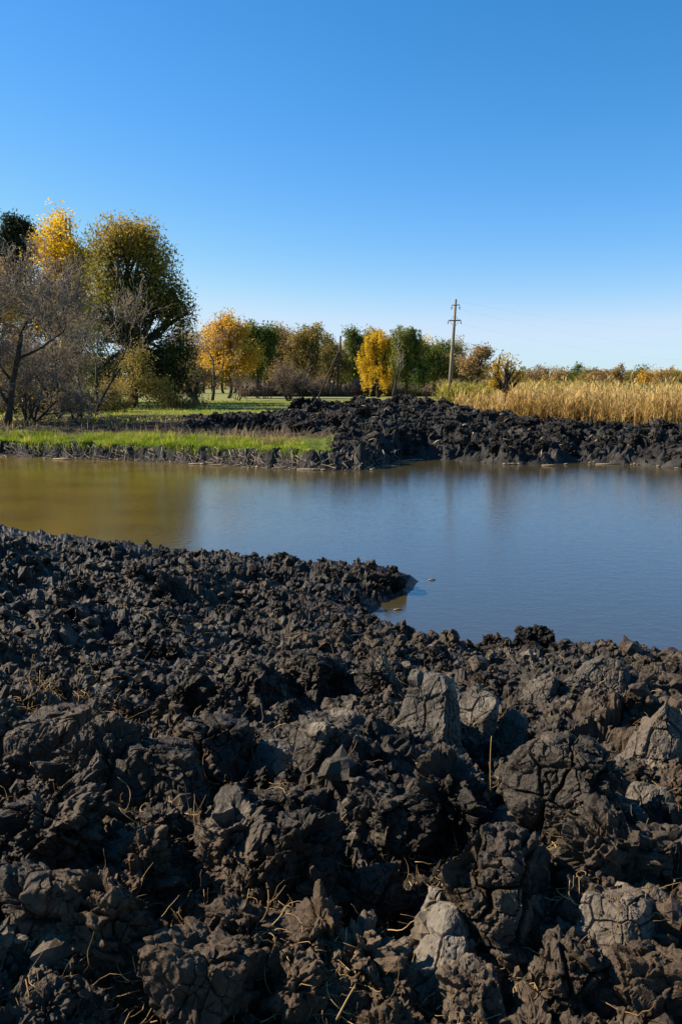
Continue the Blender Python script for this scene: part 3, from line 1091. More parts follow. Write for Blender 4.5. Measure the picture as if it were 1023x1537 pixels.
print('crumbs', round(time.time() - T0, 1))


# ------------------------------------------------------------------ straw and roots on the near bank
def straw_set(n, seed, spots, rmin, rmax, lo, hi):
    rg = np.random.default_rng(seed)
    T = Tubes()
    for k in range(n):
        if spots and rg.random() < 0.6:
            sx, sy, sr = spots[rg.integers(len(spots))]
            x_, y_ = sx + rg.normal() * sr, sy + rg.normal() * sr
        else:
            r_ = 1 / rg.uniform(1 / 9.5, 1 / 1.6)
            a_ = rg.uniform(R(-27), R(27))
            x_, y_ = r_ * math.sin(a_), r_ * math.cos(a_)
        b, s = near_base(np.array([x_]), np.array([y_]))
        if s[0] < 0.05:
            continue
        Ln = rg.uniform(lo, hi)
        th = rg.uniform(0, 6.28)
        el = rg.normal() * 0.35
        cu = rg.normal() * 2.6
        m = 8
        pts = []
        p0 = np.array([x_, y_, 0.0])
        for j in range(m):
            pts.append(p0.copy())
            p0 = p0 + np.array([math.cos(th) * math.cos(el), math.sin(th) * math.cos(el), math.sin(el)]) * Ln / (m - 1)
            th += cu / m
            el += rg.normal() * 0.35
        pts = np.array(pts)
        hh = near_h(pts[:, 0], pts[:, 1])
        pts[:, 2] = np.maximum(pts[:, 2] + hh.mean() + 0.03, hh + 0.004)
        rr_ = rg.uniform(rmin, rmax)
        T.add(pts, np.linspace(rr_, rr_ * 0.5, m), 4, rg.random())
    return T


spots = []
for px, py, sr in [(110, 1085, 0.20), (110, 1060, 0.16), (150, 1090, 0.12), (95, 1075, 0.12), (125, 1105, 0.14), (85, 1110, 0.12), (115, 1040, 0.12), (620, 1060, 0.15), (250, 1250, 0.2), (60, 1450, 0.2), (290, 1430, 0.2), (540, 1000, 0.3), (300, 1180, 0.2), (430, 1440, 0.2),
                   (520, 1520, 0.12), (790, 1300, 0.1), (260, 930, 0.5), (640, 1330, 0.1)]:
    h, t = near_hit(px, py)
    spots.append((h[0], h[1], sr))
T = straw_set(2600, 5, spots, 0.0007, 0.0021, 0.03, 0.20)
obj('straw', T.mesh('straw'), M_STRAW, kind='stuff')

STALK = [((652, 1225), (655, 1185), (690, 1220), 'bent orange reed stalk folded over the rough dark pillar of soil'),
         ((736, 1190), (734, 1140), (737, 1105), 'thin upright straw stem beside the leaning grey slab'),
         ((250, 1188), (285, 1184), (298, 1180), 'pale broken stick lying across a clod above the slanting lump'),
         ((462, 1115), (470, 1085), (476, 1068), 'short tan stick poking up below the black squared block'),
         ((505, 1530), (520, 1500), (532, 1480), 'yellow straw leaning at the bottom edge of the bank')]
for p0, p1, p2, label in STALK:
    a, t = near_hit(*p0)
    Yp = a[1] - 0.10
    P = [at(*p0, Yp), at(*p1, Yp - 0.03), at(*p2, Yp - 0.02)]
    ts = np.linspace(0, 1, 9)
    if 'bent' in label:
        pts = np.concatenate([P[0] + (P[1] - P[0]) * np.linspace(0, 1, 5)[:, None], P[1] + (P[2] - P[1]) * np.linspace(0.2, 1, 4)[:, None]])
    else:
        pts = np.array([(1 - u) ** 2 * P[0] + 2 * u * (1 - u) * P[1] + u * u * P[2] for u in ts])
    T = Tubes()
    T.add(pts, np.linspace(0.0026, 0.0013, len(pts)), 6, 0.8)
    obj('reed_stalk', T.mesh('reed_stalk'), M_STRAW, label=label, category='stalk')


# ------------------------------------------------------------------ grass, dry stems, drift
def blades(name, x, y, z, h, w, lean, mat, seed, tone, segs=2):
    rg = np.random.default_rng(seed)
    n = len(x)
    th = rg.uniform(0, 6.28, n)
    ln = np.abs(rg.normal(size=n)) * lean
    d = np.stack([np.cos(th) * ln, np.sin(th) * ln, np.ones(n)], 1)
    d /= np.linalg.norm(d, axis=1)[:, None]
    ph = rg.uniform(0, 6.28, n)
    sx = np.stack([np.cos(ph), np.sin(ph), 0 * ph], 1) * (w / 2)[:, None]
    b = np.stack([x, y, z], 1)
    mid = b + d * (h * 0.55)[:, None]
    tip = b + d * h[:, None] + np.stack([np.cos(th), np.sin(th), -0.4 + 0 * th], 1) * (h * ln * 0.6)[:, None]
    v = np.stack([b - sx, b + sx, mid + sx * 0.8, mid - sx * 0.8, tip], 1).reshape(-1, 3)
    k = np.arange(n)[:, None] * 5
    me = new_mesh(name, v, [k + np.array([[0, 1, 2, 3]]), k + np.array([[3, 2, 4]])], True, {'tone': np.repeat(tone, 5)})
    return obj(name, me, mat, kind='stuff')


def scatter_far(n, a0, a1, s0, s1, seed, power=1.0):
    rg = np.random.default_rng(seed)
    a = rg.uniform(R(a0), R(a1), n)
    s = s0 + (s1 - s0) * rg.random(n) ** power
    r = np.interp(a, FAR_AZ, FAR_R) + s
    x, y = r * np.sin(a), r * np.cos(a)
    z, m, s2 = far_h(x, y)
    return x, y, z, s2, a, m, rg


x, y, z, s, a, m, rg2 = scatter_far(60000, -34, 0.6, 0.16, 2.6, 61)
dens = 1.2 * perlin(xyz(x, y) * 1.0, 66) + 0.9 * perlin(xyz(x, y) * 2.7, 67)
keep = (rg2.random(len(x)) < np.clip(0.7 + dens, 0.05, 1) * (1 - sstep(1.5, 2.6, s + 0.4 * dens)) * (1 - sstep(R(-2.5), R(0.6), a))) & (m < 0.4)
x, y, z, s, a, dens = x[keep], y[keep], z[keep], s[keep], a[keep], dens[keep]
h = rg2.uniform(0.06, 0.29, len(x)) * (0.95 + 0.6 * np.clip(dens, -0.7, 1)) * (1 - 0.5 * sstep(R(-10), R(-2), a))
blades('grass', x, y, z - 0.03, h, rg2.uniform(0.008, 0.018, len(x)), 0.5, M_GRASS, 62, np.clip(0.45 + 0.5 * dens + rg2.normal(size=len(x)) * 0.2, 0, 1))
x, y, z, s, a, m, rg2 = scatter_far(26000, -34, 3, 1.4, 14.0, 71, 2.2)
dens = perlin(xyz(x, y) * 0.7, 76)
keep = (rg2.random(len(x)) < np.clip(0.35 + 1.1 * dens, 0.02, 1)) & (m < 0.5)
x, y, z = x[keep], y[keep], z[keep]
blades('dry_grass', x, y, z - 0.03, rg2.uniform(0.05, 0.30, len(x)) * rg2.uniform(0.5, 1.2, len(x)), rg2.uniform(0.008, 0.02, len(x)), 0.55, M_DRY, 72, rg2.random(len(x)))
x, y, z, s, a, m, rg2 = scatter_far(520, -30, -1.5, 1.3, 3.4, 171)
clump = perlin(xyz(x, y) * 0.8, 176) > 0.05
x, y, z = x[clump], y[clump], z[clump]
blades('dry_stems', x, y, z - 0.03, rg2.uniform(0.18, 0.55, len(x)), rg2.uniform(0.015, 0.03, len(x)), 0.4, M_DRY, 172, rg2.uniform(0.4, 1, len(x)))
# meadow tufts farther back
n = 26000
rg2 = np.random.default_rng(81)
a = rg2.uniform(R(-30), R(8), n)
r = rg2.uniform(36, 82, n)
x, y = r * np.sin(a), r * np.cos(a)
z, m, s = far_h(x, y)
dens = perlin(xyz(x, y) * 0.25, 86)
keep = (m < 0.3) & (rg2.random(n) < np.clip(0.4 + 1.2 * dens, 0, 1))
x, y, z, dens = x[keep], y[keep], z[keep], dens[keep]
blades('meadow_grass', x, y, z - 0.02, rg2.uniform(0.08, 0.25, len(x)), rg2.uniform(0.03, 0.06, len(x)), 0.6, M_GRASS, 82, np.clip(0.75 + 0.3 * rg2.normal(size=len(x)), 0, 1))

# roots hanging from the cut edge of the grass bank, and pale drift along both waterlines
T = Tubes()
rg2 = np.random.default_rng(91)
for k in range(420):
    a_ = rg2.uniform(R(-32), R(4))
    rr_ = float(np.interp(a_, FAR_AZ, FAR_R))
    s0 = rg2.uniform(0.2, 0.5)
    pts = []
    for j in range(5):
        rj = rr_ + s0 - 0.14 * j * rg2.uniform(0.5, 1.2)
        aj = a_ + rg2.normal() * 0.0022 * (j + 1)
        xx, yy = rj * math.sin(aj), rj * math.cos(aj)
        pts.append((xx, yy, max(0.42 - 0.12 * j + rg2.normal() * 0.05, -0.03)))
    T.add(np.array(pts), np.linspace(0.012, 0.006, 5) * rg2.uniform(0.6, 1.5), 4, rg2.random())
obj('hanging_roots', T.mesh('hanging_roots'), M_TWIG, kind='stuff')
Vs, n = [], 0
rg2 = np.random.default_rng(95)
x, y, z, size = [], [], [], []
T = Tubes()
for k in range(110):
    a_ = rg2.uniform(R(-26), R(25)) if k % 3 else rg2.uniform(R(1), R(25))
    rr_ = float(np.interp(a_, FAR_AZ, FAR_R)) - abs(rg2.normal()) * 0.45 + 0.15
    x_, y_ = rr_ * math.sin(a_), rr_ * math.cos(a_)
    ln = rg2.uniform(0.03, 0.16) if rg2.random() < 0.82 else rg2.uniform(0.25, 0.9)
    th = rg2.normal() * 0.35
    d = np.array([math.cos(th), math.sin(th), 0]) * ln
    T.add(np.array([[x_, y_, 0.02] - d / 2, [x_, y_, 0.03] + d * 0.1, [x_, y_, 0.02] + d / 2]), [0.012, 0.024, 0.010], 5, rg2.random())
obj('shore_debris', T.mesh('shore_debris'), M_DRIFT, kind='stuff')
T = Tubes()
for k in range(150):
    r_ = rg2.uniform(24, 38)
    a_ = rg2.uniform(R(-6), R(25))
    x_, y_ = r_ * math.sin(a_), r_ * math.cos(a_)
    z_, mk, s_ = far_h(np.array([x_]), np.array([y_]))
    if mk[0] < 0.6 or z_[0] < 0.15:
        continue
    th = rg2.uniform(0, 3.1)
    ln = rg2.uniform(0.08, 0.4)
    d = np.array([math.cos(th), math.sin(th), rg2.normal() * 0.5]) * ln / 2
    c = np.array([x_, y_, z_[0] + 0.10])
    T.add([c - d, c + [0, 0, 0.04], c + d], np.array([0.4, 1, 0.3]) * rg2.uniform(0.012, 0.035), 4, rg2.random())
obj('dry_scraps', T.mesh('dry_scraps'), M_DRIFT, kind='stuff')
FLOAT = [((604, 890), 0.06, 'small pale stick floating just off the tip of the spit'), ((648, 871), 0.045, 'short twig floating out in the pond past the spit'),
         ((597, 916), 0.05, 'scrap of brown stalk floating in the little cove'), ((920, 697), 0.55, 'pale stick drifting along the far waterline')]
for (px, py), ln, label in FLOAT:
    c = on_level(px, py)
    T = Tubes()
    T.add([[c[0] - ln, c[1], 0.004], [c[0], c[1] + 0.1 * ln, 0.012], [c[0] + ln, c[1] + 0.25 * ln, 0.006]], [0.005 + ln * 0.03, 0.008 + ln * 0.03, 0.004 + ln * 0.02], 6, 0.5)
    obj('floating_stick', T.mesh('floating_stick'), M_DRIFT, label=label, category='stick')
print('grass', round(time.time() - T0, 1))

# ------------------------------------------------------------------ reeds
n = 15000
rg2 = np.random.default_rng(111)
a = rg2.uniform(R(8.0), R(32), n)
r0 = np.interp(a, C_AZ, C_R)
r = r0 + 3.0 + 26 * rg2.random(n) ** 1.5
edge = sstep(R(8.0), R(12.5), a)
x, y = r * np.sin(a), r * np.cos(a)
z, m, s = far_h(x, y)
dn = perlin(xyz(x, y) * 0.35, 113) + 0.6 * perlin(xyz(x, y) * 1.1, 114)
h = (0.92 + 0.5 * dn + rg2.normal(size=n) * 0.34 + 0.25 * sstep(5, 20, r - r0)) * (0.55 + 0.45 * edge)
keep = rg2.random(n) < np.clip(0.6 + 1.1 * dn, 0.12, 1)
x, y, z, h, dn = x[keep], y[keep], z[keep], h[keep], dn[keep]
tone = np.clip(0.5 + 0.45 * dn + 0.25 * rg2.normal(size=len(x)), 0, 1)
parts_v, parts_q, parts_t, parts_tone, n0 = [], [], [], [], 0


def add_blades(x, y, z, h, w, lean, tone, bend):
    global n0
    n = len(x)
    th = rg2.uniform(0, 6.28, n)
    ln = np.abs(rg2.normal(size=n)) * lean
    d = np.stack([np.cos(th) * ln, np.sin(th) * ln, np.ones(n)], 1)
    ph = rg2.uniform(0, 6.28, n)
    sx = np.stack([np.cos(ph), np.sin(ph), 0 * ph], 1) * (w / 2)[:, None]
    b = np.stack([x, y, z], 1)
    mid = b + d * (h * 0.6)[:, None]
    tip = b + d * h[:, None] + np.stack([np.cos(th), np.sin(th), -0.5 + 0 * th], 1) * (h * bend)[:, None]
    v = np.stack([b - sx, b + sx, mid + sx, mid - sx, tip + sx * 0.2, tip - sx * 0.2], 1).reshape(-1, 3)
    k = n0 + np.arange(n)[:, None] * 6
    parts_v.append(v)
    parts_q.append(k + np.array([[0, 1, 2, 3]]))
    parts_q.append(k + np.array([[3, 2, 4, 5]]))
    parts_tone.append(np.repeat(tone, 6))
    n0 += n * 6
    return tip


add_blades(x, y, z, h, np.full(len(x), 0.016), 0.07, tone * 0.8 + 0.1, 0.04)
for k in range(4):
    f_ = rg2.uniform(0.15, 0.75, len(x))
    add_blades(x + rg2.normal(size=len(x)) * 0.02, y, z + h * f_, h * rg2.uniform(0.25, 0.5, len(x)), rg2.uniform(0.018, 0.034, len(x)), 0.55,
               np.clip(tone + rg2.normal(size=len(x)) * 0.15, 0, 1), 0.35)
ii = rg2.random(len(x)) < 0.4
add_blades(x[ii], y[ii], z[ii] + h[ii] * 0.92, np.full(ii.sum(), 0.26), np.full(ii.sum(), 0.05), 0.3, np.clip(tone[ii] + 0.25, 0, 1), 0.3)
obj('reeds', new_mesh('reeds', np.concatenate(parts_v), [np.concatenate(parts_q)], True, {'tone': np.concatenate(parts_tone)}), M_REED, kind='stuff')
# greener growth behind the reeds
parts_v, parts_q, parts_tone, n0 = [], [], [], 0
n = 7000
a = rg2.uniform(R(7), R(30), n)
r = rg2.uniform(56, 74, n)
x, y = r * np.sin(a), r * np.cos(a)
z, m, s = far_h(x, y)
dn = perlin(xyz(x, y) * 0.16, 117)
h = 1.45 + 0.75 * dn + rg2.normal(size=n) * 0.2
for k in range(3):
    add_blades(x + rg2.normal(size=n) * 0.15, y, z + h * 0.3 * k, h * 0.5, rg2.uniform(0.04, 0.09, n), 0.5, np.clip(0.5 + dn + 0.2 * rg2.normal(size=n), 0, 1), 0.3)
obj('green_undergrowth', new_mesh('green_undergrowth', np.concatenate(parts_v), [np.concatenate(parts_q)], True, {'tone': np.concatenate(parts_tone)}), M_REEDG, kind='stuff')
print('reeds', round(time.time() - T0, 1))

# ------------------------------------------------------------------ trees
LEAF = {
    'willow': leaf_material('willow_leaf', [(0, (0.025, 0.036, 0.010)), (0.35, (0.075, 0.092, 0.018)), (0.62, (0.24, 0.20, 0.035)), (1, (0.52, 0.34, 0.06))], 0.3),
    'yellow': leaf_material('yellow_leaf', [(0, (0.30, 0.18, 0.014)), (0.4, (0.55, 0.36, 0.02)), (0.8, (0.72, 0.49, 0.03)), (1, (0.74, 0.50, 0.07))], 0.4),
    'orange': leaf_material('orange_leaf', [(0, (0.20, 0.09, 0.015)), (0.5, (0.58, 0.345, 0.035)), (1, (0.72, 0.48, 0.09))], 0.4),
    'green': leaf_material('green_leaf', [(0, (0.03, 0.05, 0.014)), (0.5, (0.085, 0.125, 0.025)), (1, (0.24, 0.24, 0.04))], 0.3),
    'conifer': leaf_material('needle', [(0, (0.012, 0.022, 0.012)), (0.5, (0.028, 0.045, 0.02)), (1, (0.10, 0.105, 0.03))], 0.15),
    'brown': leaf_material('brown_leaf', [(0, (0.14, 0.085, 0.036)), (0.5, (0.31, 0.20, 0.08)), (1, (0.48, 0.33, 0.13))], 0.3),
    'olive': leaf_material('olive_leaf', [(0, (0.085, 0.072, 0.02)), (0.5, (0.23, 0.185, 0.045)), (1, (0.44, 0.31, 0.08))], 0.3),
}


def curve(a, b, sag, rg, m=6):
    a, b = np.asarray(a, float), np.asarray(b, float)
    t = np.linspace(0, 1, m)[:, None]
    L_ = np.linalg.norm(b - a)
    off = rg.normal(size=3) * 0.10 * L_
    off[2] += sag * L_
    return a + (b - a) * t + off * (4 * t * (1 - t)) + np.cumsum(rg.normal(size=(m, 3)), 0) * 0.012 * L_ * t


def crown_tree(name, base, height, lobes, kind, label, category='tree', group=None, trunk_r=0.2, leaf=0.2, n_clusters=120, per=40, spread=0.45, droop=0.4,
               aspect=0.45, seed=1, tone_top=0.0, fork=0.3, bark=None, twigs=True, stem_lean=(0, 0), tone0=0.42, strands=0.0):
    """lobes: (dx, dy, dz, rx, ry, rz, weight) in units of the tree's height, from its foot"""
    rg = np.random.default_rng(seed)
    root = thing(name, tuple(base), label, category, group)
    T = Tubes()
    fz = fork * height
    fp = np.array([stem_lean[0] * height, stem_lean[1] * height, fz])
    tr = curve((0, 0, -0.25), fp, 0, rg, 6)
    T.add(tr, np.linspace(trunk_r * 1.25, trunk_r * 0.8, 6), 8)
    extra = []
    for l in lobes:
        for q_ in range(3):
            u = rg.normal(size=3)
            u[2] = abs(u[2]) * 0.8
            u /= np.linalg.norm(u)
            extra.append(tuple(l[j] + u[j] * l[3 + j] * 0.85 for j in range(3)) + tuple(l[3 + j] * rg.uniform(0.3, 0.5) for j in range(3)) + (l[6] * 0.16,))
    lobes = list(lobes) + extra
    W = np.array([l[6] for l in lobes], float)
    W /= W.sum()
    centers, tones = [], []
    lobe_mid = []
    for l, w in zip(lobes, W):
        c = np.array(l[:3]) * height
        rad = np.array(l[3:6]) * height
        k = max(3, int(n_clusters * w * 1.6))
        br = curve(fp, c - np.array([0, 0, rad[2] * 0.25]), 0.06, rg, 6)
        T.add(br, np.linspace(trunk_r * 0.6, trunk_r * 0.25, 6), 6)
        u = rg.normal(size=(k, 3))
        u /= np.linalg.norm(u, axis=1)[:, None]
        u *= (rg.random(k) ** 0.5)[:, None]
        P = c + u * rad
        P = P[P[:, 2] > 0.03 * height]
        for p_ in P:
            if twigs and rg.random() < 0.6:
                s_ = br[rg.integers(2, 6)]
                T.add(curve(s_, p_, 0.05, rg, 4), np.linspace(trunk_r * 0.16, trunk_r * 0.04, 4), 4)
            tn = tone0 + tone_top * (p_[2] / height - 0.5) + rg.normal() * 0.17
            m = int(per * 2.0 * rg.uniform(0.5, 1.4))
            g_ = np.clip(rg.normal(size=(m, 3)), -1.7, 1.7) * spread * rg.uniform(0.6, 1.25)
            if strands:
                g_[:, 2] = -np.abs(rg.normal(size=m)) * strands
                g_[:, :2] *= 0.45
            centers.append(p_ + g_)
            tones.append(np.clip(tn + rg.normal(size=m) * 0.12, 0, 1))
    obj('trunk', T.mesh('trunk'), bark or M_BARK, root)
    C_ = np.concatenate(centers)
    v, f, t = quads(C_, leaf * 0.95, aspect, rg, droop, np.concatenate(tones))
    ok = np.repeat((v.reshape(-1, 4, 3)[:, :, 2].min(1) > 0.02), 4)
    me = new_mesh('crown', v, [f], False, {'tone': t})
    obj('crown', me, LEAF[kind], root)
    return root


def bare_tree(name, base, height, label, category='tree', seed=1, stems=1, trunk_r=0.12, levels=5, spreadang=0.55, mat=None, twig_r=0.007, leaves=None, n_leaf=0, lean=0.0, leaf=0.08,
              kids=(3, 4), ratio=0.68, crook=0.16, updraft=0.1, first=0.36):
    rg = np.random.default_rng(seed)
    root = thing(name, tuple(base), label, category)
    T, Tw = Tubes(), Tubes()
    tips = []

    def grow(p, d, L_, r, lev):
        m = 5 if lev < 3 else 4
        pts = [p]
        dd = d / np.linalg.norm(d)
        dirs = [dd]
        for j in range(m - 1):
            dd = dd + rg.normal(size=3) * crook + np.array([0, 0, updraft])
            dd = dd / np.linalg.norm(dd)
            pts.append(pts[-1] + dd * L_ / (m - 1))
            dirs.append(dd)
        pts = np.array(pts)
        pts[:, 2] = np.maximum(pts[:, 2], 0.05 if lev else -0.3)
        r1 = max(r * 0.55, twig_r)
        (T if lev < 3 else Tw).add(pts, np.linspace(r, r1, m), 6 if lev < 2 else (4 if lev < 4 else 3), rg.random())
        if lev >= levels:
            tips.append(pts[-1])
            return
        for k in range(rg.integers(kids[0], kids[1] + 1)):
            j = rg.integers(1, m)
            dv = dirs[j] + rg.normal(size=3) * spreadang
            grow(pts[j], dv, L_ * ratio * rg.uniform(0.75, 1.2), max(r1 * rg.uniform(0.5, 0.85), twig_r), lev + 1)

    for s_ in range(stems):
        d = np.array([rg.normal() * (0.1 if stems == 1 else 0.45) + lean, rg.normal() * (0.1 if stems == 1 else 0.4), 1.0])
        grow(np.array([rg.normal() * 0.12 * (stems > 1), rg.normal() * 0.12 * (stems > 1), -0.15]), d, height * first, trunk_r * rg.uniform(0.7, 1.1), 0)
    zmax = max(float(np.concatenate(Tw.v)[:, 2].max()), 0.1)
    k_ = height / zmax
    for TT in (T, Tw):
        TT.v = [a * k_ for a in TT.v]
    obj('trunk', T.mesh('trunk'), M_BARK, root)
    obj('twigs', Tw.mesh('twigs'), mat or M_TWIG, root)
    if leaves:
        P = np.array(tips)[rg.integers(0, len(tips), n_leaf)] * k_ + rg.normal(size=(n_leaf, 3)) * 0.12
        v, f, t = quads(P, leaf, 0.55, rg, 0.5)
        obj('leaves', new_mesh('leaves', v, [f], False, {'tone': t}), LEAF[leaves], root)
    return root


def foot(px, Y):
    x_ = xat(px, Y)
    if math.hypot(x_, Y) < 83:
        return np.array([x_, Y, far_h(np.array([x_]), np.array([float(Y)]))[0][0]])
    return np.array([x_, Y, LAND - 0.06])


def tall(py, Y):
    return zat(py, Y) - LAND


def lobes_px(px, base_px, Y, H, items):
    """items: centre column, centre row, half width, half height in photo pixels, weight -> lobes in units of H"""
    s = Y / FPX
    out = []
    for cx, cy, hw, hh, w in items:
        hw = hw * (1.22 if Y > 90 else 1.0)
        rx = hw * s
        out.append(((cx - base_px) * s / H, 0.0, (zat(cy, Y) - LAND) / H, rx / H, rx * 0.85 / H, hh * s / H, w))
    return out


def tree_px(name, base_px, Y, top, items, kind, label, **kw):
    H = tall(top, Y)
    return crown_tree(name, foot(base_px, Y), H, lobes_px(0, base_px, Y, H, items), kind, label, **kw)


# --- the big group on the far left
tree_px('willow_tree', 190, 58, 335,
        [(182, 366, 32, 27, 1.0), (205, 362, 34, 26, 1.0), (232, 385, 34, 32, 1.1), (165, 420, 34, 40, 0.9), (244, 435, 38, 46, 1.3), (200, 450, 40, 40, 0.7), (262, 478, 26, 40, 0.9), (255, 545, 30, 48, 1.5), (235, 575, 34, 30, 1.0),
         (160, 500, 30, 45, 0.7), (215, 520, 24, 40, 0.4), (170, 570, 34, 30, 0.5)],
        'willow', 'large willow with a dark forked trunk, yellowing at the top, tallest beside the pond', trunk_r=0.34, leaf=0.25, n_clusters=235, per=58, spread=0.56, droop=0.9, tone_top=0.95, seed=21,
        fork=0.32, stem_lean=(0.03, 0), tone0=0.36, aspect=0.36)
tree_px('yellow_tree', 112, 70, 312, [(112, 400, 34, 38, 1.4), (85, 385, 26, 34, 0.8), (138, 395, 22, 32, 0.6), (105, 345, 26, 24, 0.35), (128, 460, 36, 44, 1.2), (90, 470, 40, 40, 0.7), (100, 540, 40, 40, 0.6)], 'yellow',
        'bright yellow tree with a thin top rising behind the bare grey trees', trunk_r=0.25, leaf=0.26, n_clusters=190, per=40, spread=0.5, seed=22, tone_top=0.3, tone0=0.5)
tree_px('evergreen_tree', 38, 76, 318, [(40, 345, 13, 22, 0.5), (34, 385, 30, 30, 1.0), (20, 430, 36, 40, 1.0), (45, 480, 40, 45, 0.9), (58, 372, 14, 30, 0.5)], 'conifer',
        'dark evergreen with a spiky top at the edge of the tree group', trunk_r=0.25, leaf=0.34, n_clusters=190, per=40, spread=0.42, droop=-0.5, aspect=0.3, seed=23, fork=0.5)
tree_px('orange_tree', -20, 66, 372, [(-20, 420, 40, 40, 1), (-10, 500, 40, 60, 1), (25, 545, 36, 36, 0.8)], 'orange', 'orange leaved tree half hidden behind the bare branches', trunk_r=0.2, leaf=0.24,
        n_clusters=110, per=30, spread=0.5, seed=24)
tree_px('olive_tree', 95, 64, 400, [(70, 470, 44, 50, 1), (130, 500, 44, 60, 1), (100, 560, 60, 40, 1), (40, 560, 40, 40, 0.8)], 'olive', 'dull olive tree filling the gap between bare trees and willow', trunk_r=0.2, leaf=0.2,
        n_clusters=190, per=34, spread=0.5, seed=25, tone0=0.35)
bare_tree('bare_tree', foot(8, 33), tall(350, 33), 'bare grey tree with thick dark stem at the end of the grass bank', seed=31, trunk_r=0.12, levels=6, kids=(3, 5), twig_r=0.006, lean=0.10, spreadang=0.6)
bare_tree('bare_tree', foot(85, 39), tall(375, 39), 'bare grey tree with fine tangled twigs standing in front of the yellow tree', seed=32, trunk_r=0.09, levels=6, kids=(3, 4), twig_r=0.0075, stems=2, leaves='olive', n_leaf=700)
bare_tree('bare_tree', foot(140, 44), tall(412, 44), 'bare multi stemmed tree next to the willow trunk', seed=33, trunk_r=0.09, levels=6, kids=(2, 4), twig_r=0.008, stems=3, leaves='olive', n_leaf=1600)
bare_tree('bare_tree', foot(-55, 36), tall(365, 36), 'bare grey tree cut off by the edge of the photo', seed=34, trunk_r=0.12, levels=6, kids=(3, 5), twig_r=0.006, lean=0.1)
bare_tree('bare_shrub', foot(45, 36), tall(540, 36), 'low tangled bare shrub in the shade under the first bare trees', 'shrub', seed=35, trunk_r=0.05, levels=5, kids=(2, 4), twig_r=0.006, stems=5, leaves='orange', n_leaf=160)
bare_tree('bare_shrub', foot(115, 37), tall(562, 37), 'twiggy dark shrub with a few yellow leaves at the back of the grass strip', 'shrub', seed=36, trunk_r=0.04, levels=5, kids=(2, 4), twig_r=0.006, stems=5, leaves='yellow', n_leaf=90)
tree_px('leafy_shrub', 205, 55, 505, [(205, 560, 34, 34, 1), (180, 590, 30, 18, 0.7), (235, 590, 26, 18, 0.6)], 'olive', 'yellowish green shrub under the willow crown', category='shrub', trunk_r=0.06, leaf=0.15, n_clusters=60, per=34,
        spread=0.3, seed=37, fork=0.15, tone0=0.6)

for k, (px, base_y, hw, hh, Y_, label) in enumerate([(20, 600, 40, 34, 46, 'dark thicket at the foot of the bare trees, near the frame edge'), (95, 604, 40, 28, 48, 'dark low thicket behind the twiggy shrub'),
                                                    (150, 600, 30, 26, 50, 'dull thicket just before the willow trunk')]):
    tree_px('thicket', px, Y_, base_y - hh, [(px, base_y, hw, hh, 1), (px + hw * 0.7, base_y + 12, hw * 0.7, hh * 0.6, 0.6), (px - hw * 0.7, base_y + 12, hw * 0.7, hh * 0.6, 0.6)], 'olive', label, category='shrub',
            trunk_r=0.06, leaf=0.13, n_clusters=70, per=34, spread=0.28, seed=240 + k, fork=0.1, tone0=0.12)

# --- middle distance
bare_tree('crooked_tree', foot(297, 62), tall(498, 62), 'crooked low tree with two dark curved trunks beside the willow', seed=41, trunk_r=0.20, levels=5, kids=(2, 4), twig_r=0.011, stems=2, leaves='olive', n_leaf=2200, leaf=0.13, crook=0.26)
bare_tree('crooked_tree', foot(262, 60), tall(530, 60), 'small pale twiggy tree growing against the dark side of the willow', seed=42, trunk_r=0.08, levels=5, kids=(2, 3), twig_r=0.010, stems=3, leaves='olive', n_leaf=1500, leaf=0.13)
bare_tree('bare_tree', foot(318, 84), tall(464, 84), 'slender brown tree with almost no leaves in front of the orange tree', seed=43, trunk_r=0.15, levels=6, kids=(2, 3), twig_r=0.011, mat=M_TWIGB, leaves='brown', n_leaf=900, leaf=0.14)
tree_px('orange_tree', 342, 98, 474, [(350, 500, 22, 22, 1.2), (325, 510, 22, 24, 0.8), (372, 535, 20, 20, 0.8), (342, 545, 34, 24, 0.8)], 'orange', 'glowing orange tree with rounded top in the row behind the meadow', trunk_r=0.2, leaf=0.32,
        n_clusters=110, per=34, spread=0.55, seed=44, tone0=0.55)
tree_px('green_tree', 388, 112, 484, [(378, 510, 14, 24, 1), (400, 508, 14, 22, 0.9), (392, 545, 26, 26, 1)], 'green', 'dark green tree with two rounded tops next to the orange tree', trunk_r=0.22, leaf=0.34, n_clusters=100, per=34, spread=0.5, seed=45, tone0=0.55)
tree_px('brown_tree', 425, 116, 484, [(422, 505, 14, 20, 1), (432, 530, 20, 24, 0.9), (418, 555, 20, 18, 0.6)], 'brown', 'reddish brown thinning tree between green tree and olive brown tree', tone0=0.65, trunk_r=0.2, leaf=0.3, n_clusters=60, per=26, spread=0.55, seed=46)
tree_px('brown_tree', 465, 114, 488, [(455, 515, 16, 22, 1), (474, 510, 16, 20, 1), (465, 545, 28, 24, 1)], 'olive', 'broad olive brown tree in the middle of the far row', tone0=0.6, trunk_r=0.22, leaf=0.32, n_clusters=80, per=30, spread=0.55, seed=47)
tree_px('brown_tree', 494, 118, 505, [(492, 525, 14, 18, 1), (500, 550, 18, 22, 1)], 'olive', 'smaller olive tree just before the old wooden pole', trunk_r=0.2, leaf=0.32, n_clusters=56, per=28, spread=0.5, seed=48, tone0=0.5)
tree_px('green_tree', 532, 120, 494, [(528, 510, 10, 15, 1), (538, 530, 14, 20, 1), (530, 556, 18, 18, 0.8)], 'green', 'narrow green tree behind the leaning poles', trunk_r=0.18, leaf=0.34, n_clusters=60, per=30, spread=0.45, seed=49, tone0=0.65)
